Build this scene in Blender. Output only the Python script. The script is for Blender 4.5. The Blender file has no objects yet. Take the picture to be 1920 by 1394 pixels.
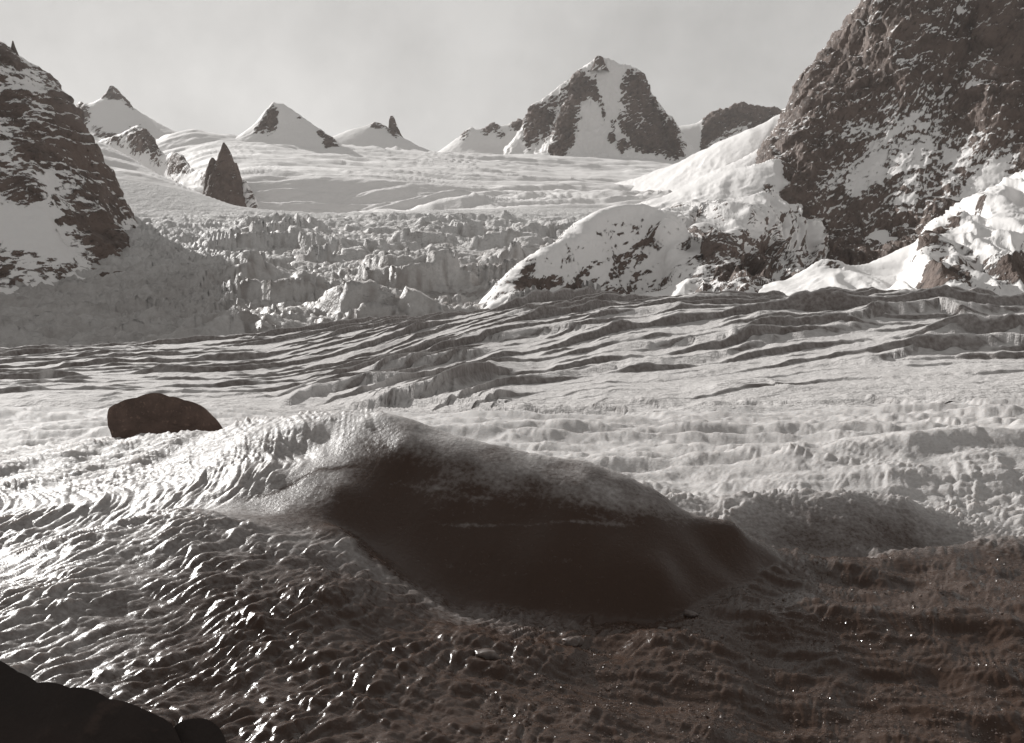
import bpy, math, random
import numpy as np
from mathutils import Vector

# ------------------------------------------------------------------ camera, sky, sun, exposure
sc = bpy.context.scene
F = 2000.0            # focal length in pixels of the 1920 px wide photograph
VH = 650.0            # row of the horizon in the photograph
cam_d = bpy.data.cameras.new('camera')
cam_d.sensor_width = 36.0
cam_d.lens = 36.0 * F / 1920.0
cam_d.shift_y = (VH - 697.0) / 1920.0
cam_d.clip_start = 0.1
cam_d.clip_end = 30000.0
cam = bpy.data.objects.new('camera', cam_d)
sc.collection.objects.link(cam)
cam.location = (0, 0, 0)
cam.rotation_euler = (math.radians(90), 0, 0)
sc.camera = cam

SUN_AZ = math.radians(-37.0)      # measured from the view direction (+Y), negative is to the left
SUN_EL = math.radians(25.0)
world = bpy.data.worlds.new('World')
sc.world = world
world.use_nodes = True
wn = world.node_tree.nodes
wl = world.node_tree.links
wn.clear()
w_out = wn.new('ShaderNodeOutputWorld')
w_bg = wn.new('ShaderNodeBackground')
w_bg.inputs['Strength'].default_value = 0.10
w_sky = wn.new('ShaderNodeTexSky')
w_sky.sky_type = 'NISHITA'
w_sky.sun_disc = False
w_sky.sun_elevation = SUN_EL
w_sky.sun_rotation = SUN_AZ
w_sky.altitude = 2500
w_sky.air_density = 2.0
w_sky.dust_density = 0.6
w_bw = wn.new('ShaderNodeRGBToBW')
w_mul = wn.new('ShaderNodeMix')
w_mul.data_type = 'RGBA'
w_mul.blend_type = 'MULTIPLY'
w_mul.inputs['Factor'].default_value = 1.0
w_mul.inputs['B'].default_value = (1.0, 0.980, 0.955, 1)
wl.new(w_sky.outputs[0], w_bw.inputs[0])
# thin high cloud evens the clear sky out; faintly mottled
w_tc = wn.new('ShaderNodeTexCoord')
w_no = wn.new('ShaderNodeTexNoise'); w_no.inputs['Scale'].default_value = 4.0; w_no.inputs['Detail'].default_value = 6.0; w_no.inputs['Roughness'].default_value = 0.6
w_mr = wn.new('ShaderNodeMapRange'); w_mr.inputs['To Min'].default_value = 1.62; w_mr.inputs['To Max'].default_value = 2.16
w_mr.inputs['From Min'].default_value = 0.36; w_mr.inputs['From Max'].default_value = 0.64
w_pow = wn.new('ShaderNodeMath'); w_pow.operation = 'POWER'; w_pow.inputs[1].default_value = 0.5
w_mm = wn.new('ShaderNodeMath'); w_mm.operation = 'MULTIPLY'
wl.new(w_tc.outputs['Generated'], w_no.inputs['Vector'])
wl.new(w_no.outputs['Fac'], w_mr.inputs['Value'])
wl.new(w_bw.outputs[0], w_pow.inputs[0])
wl.new(w_pow.outputs[0], w_mm.inputs[0]); wl.new(w_mr.outputs['Result'], w_mm.inputs[1])
wl.new(w_mm.outputs[0], w_mul.inputs['A'])
wl.new(w_mul.outputs['Result'], w_bg.inputs['Color'])
wl.new(w_bg.outputs[0], w_out.inputs['Surface'])

sun_d = bpy.data.lights.new('sun', 'SUN')
sun_d.energy = 4.7
sun_d.angle = math.radians(0.5)
sun_d.color = (1.0, 0.980, 0.952)
sun = bpy.data.objects.new('sun', sun_d)
sc.collection.objects.link(sun)
SUN = Vector((math.sin(SUN_AZ) * math.cos(SUN_EL), math.cos(SUN_AZ) * math.cos(SUN_EL), math.sin(SUN_EL)))
sun.rotation_euler = (-SUN).to_track_quat('-Z', 'Y').to_euler()

vs = sc.view_settings
vs.view_transform = 'Standard'
vs.look = 'None'
vs.exposure = 0.3
vs.gamma = 1.0
sc.cycles.max_bounces = 6
sc.cycles.diffuse_bounces = 3

# ------------------------------------------------------------------ helpers: noise
def _hash(ix, iy, iz, seed):
    h = (ix.astype(np.uint32) * np.uint32(374761393) + iy.astype(np.uint32) * np.uint32(668265263)
         + iz.astype(np.uint32) * np.uint32(2147483647) + np.uint32((seed * 1442695041) & 0xffffffff))
    h = (h ^ (h >> np.uint32(13))) * np.uint32(1274126177)
    h ^= h >> np.uint32(16)
    return h

_GA = np.linspace(0, 2 * np.pi, 64, endpoint=False)
_GX, _GY = np.cos(_GA).astype(np.float32), np.sin(_GA).astype(np.float32)

def pn2(x, y, seed=0):
    x = np.asarray(x, np.float32); y = np.asarray(y, np.float32)
    fx = np.floor(x); fy = np.floor(y)
    ix = fx.astype(np.int64); iy = fy.astype(np.int64)
    dx = x - fx; dy = y - fy
    z0 = np.zeros((), np.int64)
    ux = dx * dx * dx * (dx * (dx * 6 - 15) + 10); uy = dy * dy * dy * (dy * (dy * 6 - 15) + 10)
    def g(ox, oy):
        h = _hash(ix + ox, iy + oy, z0, seed) & np.uint32(63)
        return _GX[h] * (dx - ox) + _GY[h] * (dy - oy)
    a = g(0, 0); b = g(1, 0); c = g(0, 1); d = g(1, 1)
    r = a + ux * (b - a)
    s = c + ux * (d - c)
    return (r + uy * (s - r)) * 1.5

_rng = np.random.RandomState(5)
_G3 = _rng.normal(size=(256, 3)); _G3 /= np.linalg.norm(_G3, axis=1)[:, None]
_G3 = _G3.astype(np.float32)

def pn3(x, y, z, seed=0):
    x = np.asarray(x, np.float32); y = np.asarray(y, np.float32); z = np.asarray(z, np.float32)
    fx = np.floor(x); fy = np.floor(y); fz = np.floor(z)
    ix = fx.astype(np.int64); iy = fy.astype(np.int64); iz = fz.astype(np.int64)
    dx = x - fx; dy = y - fy; dz = z - fz
    ux = dx * dx * dx * (dx * (dx * 6 - 15) + 10); uy = dy * dy * dy * (dy * (dy * 6 - 15) + 10); uz = dz * dz * dz * (dz * (dz * 6 - 15) + 10)
    def g(ox, oy, oz):
        q = _G3[(_hash(ix + ox, iy + oy, iz + oz, seed) & np.uint32(255)).astype(np.int64)]
        return q[..., 0] * (dx - ox) + q[..., 1] * (dy - oy) + q[..., 2] * (dz - oz)
    r = []
    for oz in (0, 1):
        a = g(0, 0, oz); b = g(1, 0, oz); c = g(0, 1, oz); d = g(1, 1, oz)
        p = a + ux * (b - a); q = c + ux * (d - c)
        r.append(p + uy * (q - p))
    return (r[0] + uz * (r[1] - r[0])) * 1.5

def fbm2(x, y, o=4, seed=0, gain=0.5, lac=2.03):
    s = 0; a = 1.0; t = 0
    for k in range(o):
        s = s + a * pn2(x, y, seed + k); t += a
        x = x * lac; y = y * lac; a *= gain
    return s / t

def fbm3(x, y, z, o=4, seed=0, gain=0.5, lac=2.03):
    s = 0; a = 1.0; t = 0
    for k in range(o):
        s = s + a * pn3(x, y, z, seed + k); t += a
        x = x * lac; y = y * lac; z = z * lac; a *= gain
    return s / t

def ridged3(x, y, z, o=4, seed=0, gain=0.55, lac=2.1):
    s = 0; a = 1.0; t = 0
    for k in range(o):
        s = s + a * (1 - 2 * np.abs(pn3(x, y, z, seed + k))); t += a
        x = x * lac; y = y * lac; z = z * lac; a *= gain
    return s / t

def worley2(x, y, seed=0):
    x = np.asarray(x, np.float32); y = np.asarray(y, np.float32)
    ix = np.floor(x).astype(np.int64); iy = np.floor(y).astype(np.int64)
    f1 = np.full(x.shape, 9.0, np.float32); f2 = f1.copy(); rid = np.zeros(x.shape, np.float32)
    z0 = np.zeros((), np.int64)
    for ox in (-1, 0, 1):
        for oy in (-1, 0, 1):
            h = _hash(ix + ox, iy + oy, z0, seed)
            px = ix + ox + (h & np.uint32(1023)).astype(np.float32) / 1023.0
            py = iy + oy + ((h >> np.uint32(10)) & np.uint32(1023)).astype(np.float32) / 1023.0
            d = np.sqrt((x - px) ** 2 + (y - py) ** 2).astype(np.float32)
            nr = d < f1
            f2 = np.where(nr, f1, np.minimum(f2, d))
            rid = np.where(nr, ((h >> np.uint32(20)) & np.uint32(1023)).astype(np.float32) / 1023.0, rid)
            f1 = np.where(nr, d, f1)
    return f1, f2, rid

def sstep(a, b, x):
    t = np.clip((x - a) / (b - a), 0, 1)
    return t * t * (3 - 2 * t)

# ------------------------------------------------------------------ helpers: terrain surface through known points
def P(u, v, Y):                 # a point of the place: photograph column and row at distance Y
    return (u, Y, (VH - v) / F * Y)

def Z(u, Y, z):                 # the same with its height given
    return (u, Y, z)

def line(pts, step=22.0):       # points along a ridge or foot line
    out = []
    for a, b in zip(pts[:-1], pts[1:]):
        d = math.hypot(b[0] - a[0], F * math.log(b[1] / a[1]))
        n = max(1, int(d / step))
        for k in range(n):
            t = k / n
            out.append(tuple(a[i] + (b[i] - a[i]) * t for i in range(3)))
    out.append(tuple(pts[-1]))
    return out

def jag(pts, amp, seed, lo=-9999, hi=9999):
    """a toothed skyline: crest points pushed up and down by some rows"""
    r = np.random.RandomState(seed)
    return [(u, Y, z + r.uniform(-0.6, 1.0) * amp * Y / F if lo < u < hi else z) for u, Y, z in pts]

class Surface:
    """height z(u, Y) through control points (radial basis functions in log-polar plan coordinates)"""
    def __init__(self, pts, c=0.02, smooth=0.0):
        seen = {}
        for p in pts:
            seen[(round(p[0], 1), round(math.log(p[1]), 4))] = p
        pts = np.array(list(seen.values()), float)
        self.c2 = c * c
        self.q = self.coord(pts[:, 0], pts[:, 1])
        n = len(pts)
        K = self.k(self.q[:, None, :] - self.q[None, :, :]) + np.eye(n) * smooth
        A = np.zeros((n + 3, n + 3))
        A[:n, :n] = K
        A[:n, n] = 1; A[:n, n + 1:] = self.q
        A[n:, :n] = A[:n, n:].T
        b = np.concatenate([pts[:, 2], np.zeros(3)])
        self.w = np.linalg.lstsq(A, b, rcond=None)[0]
    @staticmethod
    def coord(u, Y):
        return np.stack([np.asarray(u) / 100.0, F * np.log(np.asarray(Y)) / 100.0], -1)
    def k(self, d):
        return np.sqrt((d ** 2).sum(-1) + self.c2)
    def __call__(self, u, Y):
        u, Y = np.broadcast_arrays(u, Y)
        q = self.coord(u.ravel(), Y.ravel()).astype(np.float32)
        c = self.q.astype(np.float32); w = self.w.astype(np.float32)
        n = len(c)
        out = np.empty(len(q), np.float32)
        for i in range(0, len(q), 40000):
            b = q[i:i + 40000]
            dx = b[:, 0:1] - c[None, :, 0]; dy = b[:, 1:2] - c[None, :, 1]
            out[i:i + 40000] = np.sqrt(dx * dx + dy * dy + np.float32(self.c2)) @ w[:n] + w[n] + b @ w[n + 1:]
        return out.reshape(u.shape)

def columns(u0, u1, nu):
    """close columns where the photograph looks, wider ones going on to both sides"""
    side = np.cumsum(np.geomspace(5, 90, 42))
    return np.r_[u0 - side[::-1], np.linspace(u0, u1, nu), u1 + side]

def grid_sample(zf, u0, u1, nu, Yf, Yb, nr, wdepth=0.06, back=0.35, coarse=180, k=9, wide=False):
    """columns u, rows spread evenly over what shows of the surface; returns u, Y arrays [nr, nu]"""
    us = columns(u0, u1, nu) if wide else np.linspace(u0, u1, nu)
    nu = len(us)
    yf = np.array([Yf(u) if callable(Yf) else Yf for u in us]); yb = np.array([Yb(u) if callable(Yb) else Yb for u in us])
    t = np.linspace(0, 1, coarse)[:, None]
    Yc = yf * (yb / yf) ** t
    Uc = np.broadcast_to(us, Yc.shape)
    vc = -F * zf(Uc, Yc) / Yc
    dv = np.diff(vc, axis=0)
    dl = F * np.diff(np.log(Yc), axis=0)
    ds = np.where(dv < 0, -dv, dv * back) + wdepth * dl + 1e-4
    cs = np.concatenate([np.zeros((1, nu)), np.cumsum(ds, 0)], 0)
    # neighbouring columns share one spread, so rows stay continuous
    cs = cs / cs[-1]
    pad = np.pad(cs, ((0, 0), (k, k)), mode='edge')
    cs = np.mean([pad[:, i:i + nu] for i in range(2 * k + 1)], axis=0)
    tt = np.linspace(0, 1, nr)
    T = np.empty((nr, nu))
    for j in range(nu):
        T[:, j] = np.interp(tt, cs[:, j], t[:, 0])
    Y = yf * (yb / yf) ** T
    return np.broadcast_to(us, Y.shape), Y

def xyz(u, Y, z):
    return np.stack([Y * (u - 960.0) / F, Y, z], -1)

def grid_normals(p):
    du = np.gradient(p, axis=1); dr = np.gradient(p, axis=0)
    n = np.cross(du, dr)
    n /= np.linalg.norm(n, axis=-1, keepdims=True) + 1e-12
    n = np.where(n[..., 2:3] < 0, -n, n)
    return n

def proj(p):
    return 960 + F * p[..., 0] / p[..., 1], VH - F * p[..., 2] / p[..., 1]

def grid_mesh(name, p, mat, attrs=None, keep=None, parent=None, smooth=True, normals=None):
    nr, nu = p.shape[:2]
    idx = np.arange(nr * nu).reshape(nr, nu)
    q = np.stack([idx[:-1, :-1], idx[:-1, 1:], idx[1:, 1:], idx[1:, :-1]], -1).reshape(-1, 4)
    co = p.reshape(-1, 3)
    at = {k: np.asarray(v, np.float32).ravel() for k, v in (attrs or {}).items()}
    nm = normals.reshape(-1, 3) if normals is not None else None
    if keep is not None:
        q = q[keep.ravel()]
        used = np.unique(q)
        remap = np.full(len(co), -1); remap[used] = np.arange(len(used))
        q = remap[q]; co = co[used]
        at = {k: v[used] for k, v in at.items()}
        nm = nm[used] if nm is not None else None
    me = bpy.data.meshes.new(name)
    me.vertices.add(len(co)); me.vertices.foreach_set('co', co.astype(np.float32).ravel())
    me.loops.add(q.size); me.loops.foreach_set('vertex_index', q.astype(np.int32).ravel())
    me.polygons.add(len(q))
    me.polygons.foreach_set('loop_start', (np.arange(len(q)) * 4).astype(np.int32))
    me.polygons.foreach_set('loop_total', np.full(len(q), 4, np.int32))
    me.polygons.foreach_set('use_smooth', np.full(len(q), smooth))
    me.update(calc_edges=True)
    for k, v in at.items():
        a = me.attributes.new(k, 'FLOAT', 'POINT'); a.data.foreach_set('value', v)
    if nm is not None:
        me.normals_split_custom_set_from_vertices(nm.astype(np.float32))
    me.materials.append(mat)
    o = bpy.data.objects.new(name, me)
    sc.collection.objects.link(o)
    if parent: o.parent = parent
    return o

def tag(o, label, cat, kind=None, group=None):
    o['label'] = label; o['category'] = cat
    if kind: o['kind'] = kind
    if group: o['group'] = group
    return o

# ------------------------------------------------------------------ materials
def nodes(name):
    m = bpy.data.materials.new(name); m.use_nodes = True
    nt = m.node_tree
    b = nt.nodes['Principled BSDF']
    return m, nt, b

def N(nt, t, **kw):
    n = nt.nodes.new(t)
    for k, v in kw.items():
        if k.startswith('i_'):
            n.inputs[k[2:].replace('_', ' ')].default_value = v
        else:
            setattr(n, k, v)
    return n

def mth(nt, op, a, b=None, c=None, clamp=False):
    n = nt.nodes.new('ShaderNodeMath'); n.operation = op; n.use_clamp = clamp
    for i, x in enumerate((a, b, c)):
        if x is None: continue
        if isinstance(x, (int, float)): n.inputs[i].default_value = x
        else: nt.links.new(x, n.inputs[i])
    return n.outputs[0]

def mixc(nt, f, a, b, mode='MIX'):
    n = nt.nodes.new('ShaderNodeMix'); n.data_type = 'RGBA'; n.blend_type = mode
    for s, x in (('Factor', f), ('A', a), ('B', b)):
        i = n.inputs[s]
        if isinstance(x, (int, float)): i.default_value = x
        elif isinstance(x, tuple): i.default_value = x + (1,) if len(x) == 3 else x
        else: nt.links.new(x, i)
    return n.outputs['Result']

def noise(nt, scale, detail=4, rough=0.55, vec=None):
    n = nt.nodes.new('ShaderNodeTexNoise')
    n.inputs['Scale'].default_value = scale; n.inputs['Detail'].default_value = detail; n.inputs['Roughness'].default_value = rough
    if vec is not None: nt.links.new(vec, n.inputs['Vector'])
    return n.outputs['Fac']

def smooth(nt, a, b, x):
    n = nt.nodes.new('ShaderNodeMapRange'); n.interpolation_type = 'SMOOTHSTEP'
    n.inputs['From Min'].default_value = a; n.inputs['From Max'].default_value = b
    nt.links.new(x, n.inputs['Value'])
    return n.outputs['Result']

def bump(nt, h, dist, strength=1.0, prev=None):
    n = nt.nodes.new('ShaderNodeBump'); n.inputs['Distance'].default_value = dist; n.inputs['Strength'].default_value = strength
    nt.links.new(h, n.inputs['Height'])
    if prev is not None: nt.links.new(prev, n.inputs['Normal'])
    return n.outputs['Normal']

ROCK = (0.114, 0.085, 0.072)
SNOW = (0.80, 0.783, 0.772)

def mountain_material(name, px, spread=0.35, rock=ROCK, dabs=0.28, dip=-34):
    """snow and rock by the vertex attribute 'rock', broken up by noise; px = metres per picture pixel there"""
    m, nt, b = nodes(name)
    at = N(nt, 'ShaderNodeAttribute', attribute_name='rock').outputs['Fac']
    co = N(nt, 'ShaderNodeNewGeometry').outputs['Position']
    n1 = noise(nt, 1 / (9 * px), 5, 0.62, co)
    n2 = noise(nt, 1 / (40 * px), 4, 0.6, co)
    x = mth(nt, 'ADD', at, mth(nt, 'MULTIPLY', mth(nt, 'SUBTRACT', n1, 0.5), spread * 2.2))
    x = mth(nt, 'ADD', x, mth(nt, 'MULTIPLY', mth(nt, 'SUBTRACT', n2, 0.5), spread))
    mp = N(nt, 'ShaderNodeMapping'); mp.inputs['Rotation'].default_value = (0, math.radians(dip), 0); mp.inputs['Scale'].default_value = (1 / (11 * px), 1 / (11 * px), 1 / (3.6 * px))
    mp.vector_type = 'TEXTURE'; mp.inputs['Scale'].default_value = (11 * px, 11 * px, 3.6 * px)
    nt.links.new(co, mp.inputs['Vector'])
    n3 = noise(nt, 1.0, 4, 0.6, mp.outputs['Vector'])
    dab = mth(nt, 'MULTIPLY', smooth(nt, 0.52, 0.62, mth(nt, 'ADD', n3, mth(nt, 'MULTIPLY', mth(nt, 'SUBTRACT', n2, 0.5), 0.5))), dabs)
    x = mth(nt, 'SUBTRACT', x, dab)
    f = smooth(nt, 0.44, 0.56, x)
    rc = mixc(nt, smooth(nt, 0.3, 0.7, n2), tuple(c * 0.7 for c in rock), tuple(c * 1.5 for c in rock))
    rc = mixc(nt, smooth(nt, 0.40, 0.75, n1), rc, tuple(c * 1.5 for c in rock))
    rc = mixc(nt, smooth(nt, 0.46, 0.30, n3), rc, tuple(c * 0.6 for c in rock))
    sn = mixc(nt, n2, tuple(c * 0.97 for c in SNOW), SNOW)
    col = mixc(nt, f, sn, rc)
    nt.links.new(col, b.inputs['Base Color'])
    b.inputs['Roughness'].default_value = 0.75
    b.inputs['Specular IOR Level'].default_value = 0.2
    h = mth(nt, 'MULTIPLY', n1, mth(nt, 'ADD', mth(nt, 'MULTIPLY', f, 1.0), 0.12))
    nt.links.new(bump(nt, h, 7 * px, 0.8), b.inputs['Normal'])
    return m

def ice_material(name, px, bumps, dark=(0.050, 0.029, 0.020), white=(0.60, 0.582, 0.572), sss=0.0, rough=(0.24, 0.70), spec=0.5):
    """bare ice: attribute 'crust' 0 = clear dark ice and painted shade, 1 = white weathered ice"""
    m, nt, b = nodes(name)
    at = N(nt, 'ShaderNodeAttribute', attribute_name='crust_shade').outputs['Fac']
    co = N(nt, 'ShaderNodeNewGeometry').outputs['Position']
    n1 = noise(nt, 1 / (7 * px), 5, 0.6, co)
    n2 = noise(nt, 1 / (45 * px), 4, 0.55, co)
    x = mth(nt, 'ADD', at, mth(nt, 'MULTIPLY', mth(nt, 'SUBTRACT', n1, 0.5), 0.55))
    x = mth(nt, 'ADD', x, mth(nt, 'MULTIPLY', mth(nt, 'SUBTRACT', n2, 0.5), 0.35))
    f = smooth(nt, 0.0, 1.0, x)
    col = mixc(nt, f, dark, white)
    nt.links.new(col, b.inputs['Base Color'])
    r = N(nt, 'ShaderNodeMapRange')
    r.inputs['To Min'].default_value = rough[0]; r.inputs['To Max'].default_value = rough[1]
    nt.links.new(mth(nt, 'ADD', f, mth(nt, 'MULTIPLY', mth(nt, 'SUBTRACT', n1, 0.5), 0.5)), r.inputs['Value'])
    nt.links.new(r.outputs['Result'], b.inputs['Roughness'])
    b.inputs['IOR'].default_value = 1.31
    sp = N(nt, 'ShaderNodeMapRange'); sp.inputs['To Min'].default_value = spec; sp.inputs['To Max'].default_value = spec * 0.08
    nt.links.new(f, sp.inputs['Value']); nt.links.new(sp.outputs['Result'], b.inputs['Specular IOR Level'])
    if sss:
        b.inputs['Subsurface Weight'].default_value = sss
        b.inputs['Subsurface Radius'].default_value = (1.0, 0.85, 0.75)
        b.inputs['Subsurface Scale'].default_value = 0.12
    if bumps:
        nrm = None
        for wl_, d in bumps:
            nrm = bump(nt, mth(nt, 'MULTIPLY', noise(nt, 1 / wl_, 3, 0.6, co), mth(nt, 'ADD', mth(nt, 'MULTIPLY', f, 0.6), 0.4)), d, 1.0, nrm)
        nt.links.new(nrm, b.inputs['Normal'])
    return m

def stone_material(name, col, scale):
    m, nt, b = nodes(name)
    co = N(nt, 'ShaderNodeTexCoord').outputs['Object']
    n1 = noise(nt, scale, 6, 0.62, co); n2 = noise(nt, scale * 7, 4, 0.6, co)
    c = mixc(nt, smooth(nt, 0.3, 0.7, n1), tuple(x * 0.65 for x in col), tuple(x * 1.35 for x in col))
    c = mixc(nt, smooth(nt, 0.55, 0.75, n2), c, tuple(x * 1.9 for x in col))
    nt.links.new(c, b.inputs['Base Color'])
    b.inputs['Roughness'].default_value = 0.85
    nt.links.new(bump(nt, n2, 0.02, 0.9, bump(nt, n1, 0.08, 0.8)), b.inputs['Normal'])
    return m

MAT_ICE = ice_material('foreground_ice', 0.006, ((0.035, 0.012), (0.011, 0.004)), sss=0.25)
MAT_CREV = ice_material('crevassed_ice', 0.05, ((0.5, 0.16), (0.13, 0.05)), rough=(0.5, 0.75), spec=0.3)
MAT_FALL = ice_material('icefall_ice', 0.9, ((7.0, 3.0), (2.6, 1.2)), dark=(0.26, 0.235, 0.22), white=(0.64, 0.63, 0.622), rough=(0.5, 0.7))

# ------------------------------------------------------------------ the near glacier: one surface from underfoot to its far crest
G = []
# underfoot
for u in range(-350, 2351, 300):
    G.append(Z(u, 3.6, -1.80 - 0.12 * sstep(300, 1000, u) - 0.9 * sstep(900, 1500, u)))
G += [P(-200, 1420, 4.6), P(300, 1425, 4.8), P(700, 1445, 4.9), P(1100, 1450, 5.3), P(1500, 1445, 6.1), P(2100, 1445, 6.2)]
# front swell on the left, its crest and the trough behind it
G += line([P(-220, 1130, 6.2), P(0, 1075, 6.8), P(150, 1003, 7.6), P(330, 962, 8.3), P(500, 972, 8.45), P(640, 987, 8.4)], 40)
G += [P(150, 1200, 5.9), P(400, 1180, 6.3), P(600, 1130, 6.9), P(300, 1060, 7.1), P(560, 1060, 7.55), P(700, 1110, 7.45), P(850, 1175, 7.2)]
G += [P(760, 1220, 6.75), P(1000, 1215, 7.1), P(950, 1290, 6.35), P(600, 1280, 5.85)]
G += [Z(-200, 7.4, -1.72), Z(0, 7.9, -1.66), Z(120, 8.5, -1.60), Z(240, 8.9, -1.50)]
G += [P(-200, 985, 9.2), P(0, 975, 9.1), P(130, 950, 9.3), P(300, 925, 9.5), P(420, 925, 9.3), P(0, 900, 10.6), P(200, 890, 10.6), P(-200, 900, 10.6)]
# crest of the hummock, left to right, rounded over towards its face
CREST = [(-220, 855, 12.6), (0, 845, 12.4), (210, 832, 11.8), (415, 803, 11.1), (560, 780, 10.6), (680, 770, 10.3), (760, 784, 10.0), (860, 814, 9.75),
         (980, 848, 9.55), (1100, 868, 9.4), (1170, 888, 9.3), (1230, 918, 9.2), (1285, 958, 9.1), (1380, 988, 9.1), (1470, 1045, 9.2)]
G += line([P(*q) for q in CREST], 30)
G += line([P(q[0], q[1] + 15, q[2] - 0.24) for q in CREST[5:11]], 30)
G += line([P(q[0], q[1] + 44, q[2] - 0.46) for q in CREST[5:10]], 30)
G += [P(560, 850, 9.9), P(450, 895, 9.45), P(560, 925, 9.05), P(480, 955, 8.8), P(330, 880, 10.2), P(640, 920, 9.0), P(650, 850, 9.6)]
# dark face and its foot
G += line([P(640, 990, 8.55), P(700, 1040, 8.3), P(850, 1122, 8.05), P(1000, 1158, 7.95), P(1230, 1162, 7.95), P(1310, 1135, 8.15), P(1400, 1098, 8.5), P(1470, 1056, 9.05)], 40)
G += [P(760, 900, 9.22), P(760, 980, 8.82), P(900, 930, 8.95), P(900, 1010, 8.6), P(1000, 960, 8.78), P(1000, 1070, 8.27), P(1130, 970, 8.72), P(1130, 1070, 8.25),
      P(1250, 1010, 8.62), P(1240, 1090, 8.2), P(1340, 1040, 8.72)]
# behind the hummock
G += [Z(-200, 15, -1.75), Z(0, 14.5, -1.75), Z(250, 14.2, -1.6), Z(450, 13.2, -1.55), Z(700, 12.0, -1.65), Z(900, 11.2, -1.9), Z(1100, 10.6, -2.0), Z(1250, 10.2, -2.05), Z(1400, 10.1, -2.05)]
# dark ground on the right
G += line([P(1490, 1046, 9.75), P(1600, 1043, 9.9), P(1700, 1036, 10.1), P(1920, 1008, 10.7), P(2150, 985, 11.2)], 60)
G += [Z(1600, 10.5, -2.12), Z(1750, 10.8, -2.10), Z(1950, 11.5, -2.08)]
G += [Z(1600, 9.0, -2.08), Z(1900, 9.4, -2.03), Z(2150, 9.6, -2.0)]
G += line([P(1180, 1163, 7.8), P(1400, 1158, 7.9), P(1650, 1152, 8.0), P(1920, 1144, 8.15), P(2150, 1140, 8.2)], 80)
G += [P(1500, 1212, 7.65), P(1800, 1212, 7.65), P(2100, 1212, 7.65), P(1250, 1290, 6.75), P(1700, 1290, 7.05), P(1950, 1290, 7.1), P(1300, 1370, 6.1), P(1800, 1370, 6.5)]
# rounded mound right of the hummock
G += line([Z(1090, 11.6, -1.9), P(1180, 935, 11.6), P(1420, 933, 11.4), P(1600, 922, 11.5), P(1690, 936, 11.5), P(1740, 965, 11.4), P(1850, 988, 11.6)], 40)
G += line([P(1400, 1020, 10.65), P(1500, 1034, 10.6), P(1640, 1032, 10.65), P(1730, 1003, 11.0)], 40)
G += [Z(1300, 12.4, -1.95), Z(1500, 12.4, -1.85), Z(1650, 12.4, -1.9), Z(1800, 12.3, -1.95)]
# bright slope on the right
G += line([P(1180, 872, 17.5), P(1320, 868, 16.8), P(1500, 846, 16.0), P(1700, 815, 15.4), P(1920, 803, 15.0), P(2200, 800, 15.0)], 60)
G += [P(1280, 905, 14.2), P(1500, 905, 13.4), P(1700, 905, 13.2), P(1900, 900, 13.2), P(2150, 900, 13.2)]
G += [Z(1300, 18.6, -1.98), Z(1500, 18.6, -1.9), Z(1750, 18.4, -1.75), Z(2000, 18.2, -1.6)]
# flatter ice further out
G += [P(-200, 790, 27), P(0, 790, 27), P(300, 792, 26), P(500, 790, 27), P(800, 790, 27), P(1000, 822, 22), P(1200, 815, 24), P(1000, 790, 28), P(1450, 800, 26), P(1650, 790, 26), P(1900, 772, 26), P(2150, 770, 26)]
G += [P(-200, 765, 35), P(0, 765, 35), P(400, 768, 35), P(800, 770, 34), P(1200, 768, 34), P(1600, 752, 35), P(2150, 738, 35)]
# rising, crevassed
G += [P(-250, 735, 47), P(0, 733, 47), P(400, 738, 47), P(800, 742, 46), P(1200, 730, 46), P(1500, 718, 47), P(1800, 700, 47), P(2200, 695, 47)]
G += [P(-250, 702, 72), P(0, 700, 72), P(400, 694, 72), P(800, 682, 72), P(1100, 660, 72), P(1400, 655, 72), P(1700, 642, 72), P(2200, 640, 72)]
G += line([P(-300, 676, 120), P(0, 664, 120), P(350, 645, 122), P(700, 612, 126), P(1000, 581, 132), P(1280, 566, 140), P(1500, 576, 140), P(1700, 562, 142), P(1920, 572, 140), P(2250, 570, 140)], 80)
G += [Z(u, 165, -3 + 7 * sstep(700, 1300, u)) for u in range(-300, 2300, 350)] + [Z(u, 230, -14 + 10 * sstep(700, 1300, u)) for u in range(-300, 2300, 350)]
near_s = Surface(G, c=0.25, smooth=0.0)
def near(u, Y):
    return near_s(np.clip(u, -380, 2380), Y)

def ridge_phase(u, Y):
    """runs across the crevasse ridges, growing towards the viewer; one ridge for every 24 or so"""
    R = np.interp(np.log(Y), np.log([20.0, 31.0, 47.0, 72.0, 125.0, 260.0]), [800, 772, 738, 692, 618, 560])
    skew = np.interp(u, [-300, 0, 500, 700, 950, 1150, 1400, 1700, 2200], [-10, 0, 19, 40, 92, 112, 120, 129, 148])
    q = R + skew + 9 * pn2(u / 420, R / 95, 21) + 2.4 * fbm2(u / 150, R / 80, 2, 22) + 0.3 * pn2(u / 30, R / 60, 23)
    return q + 7 * np.sin(q / 37.0) + 5 * np.sin(q / 61.0 + 1.0)          # uneven spacing

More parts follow.
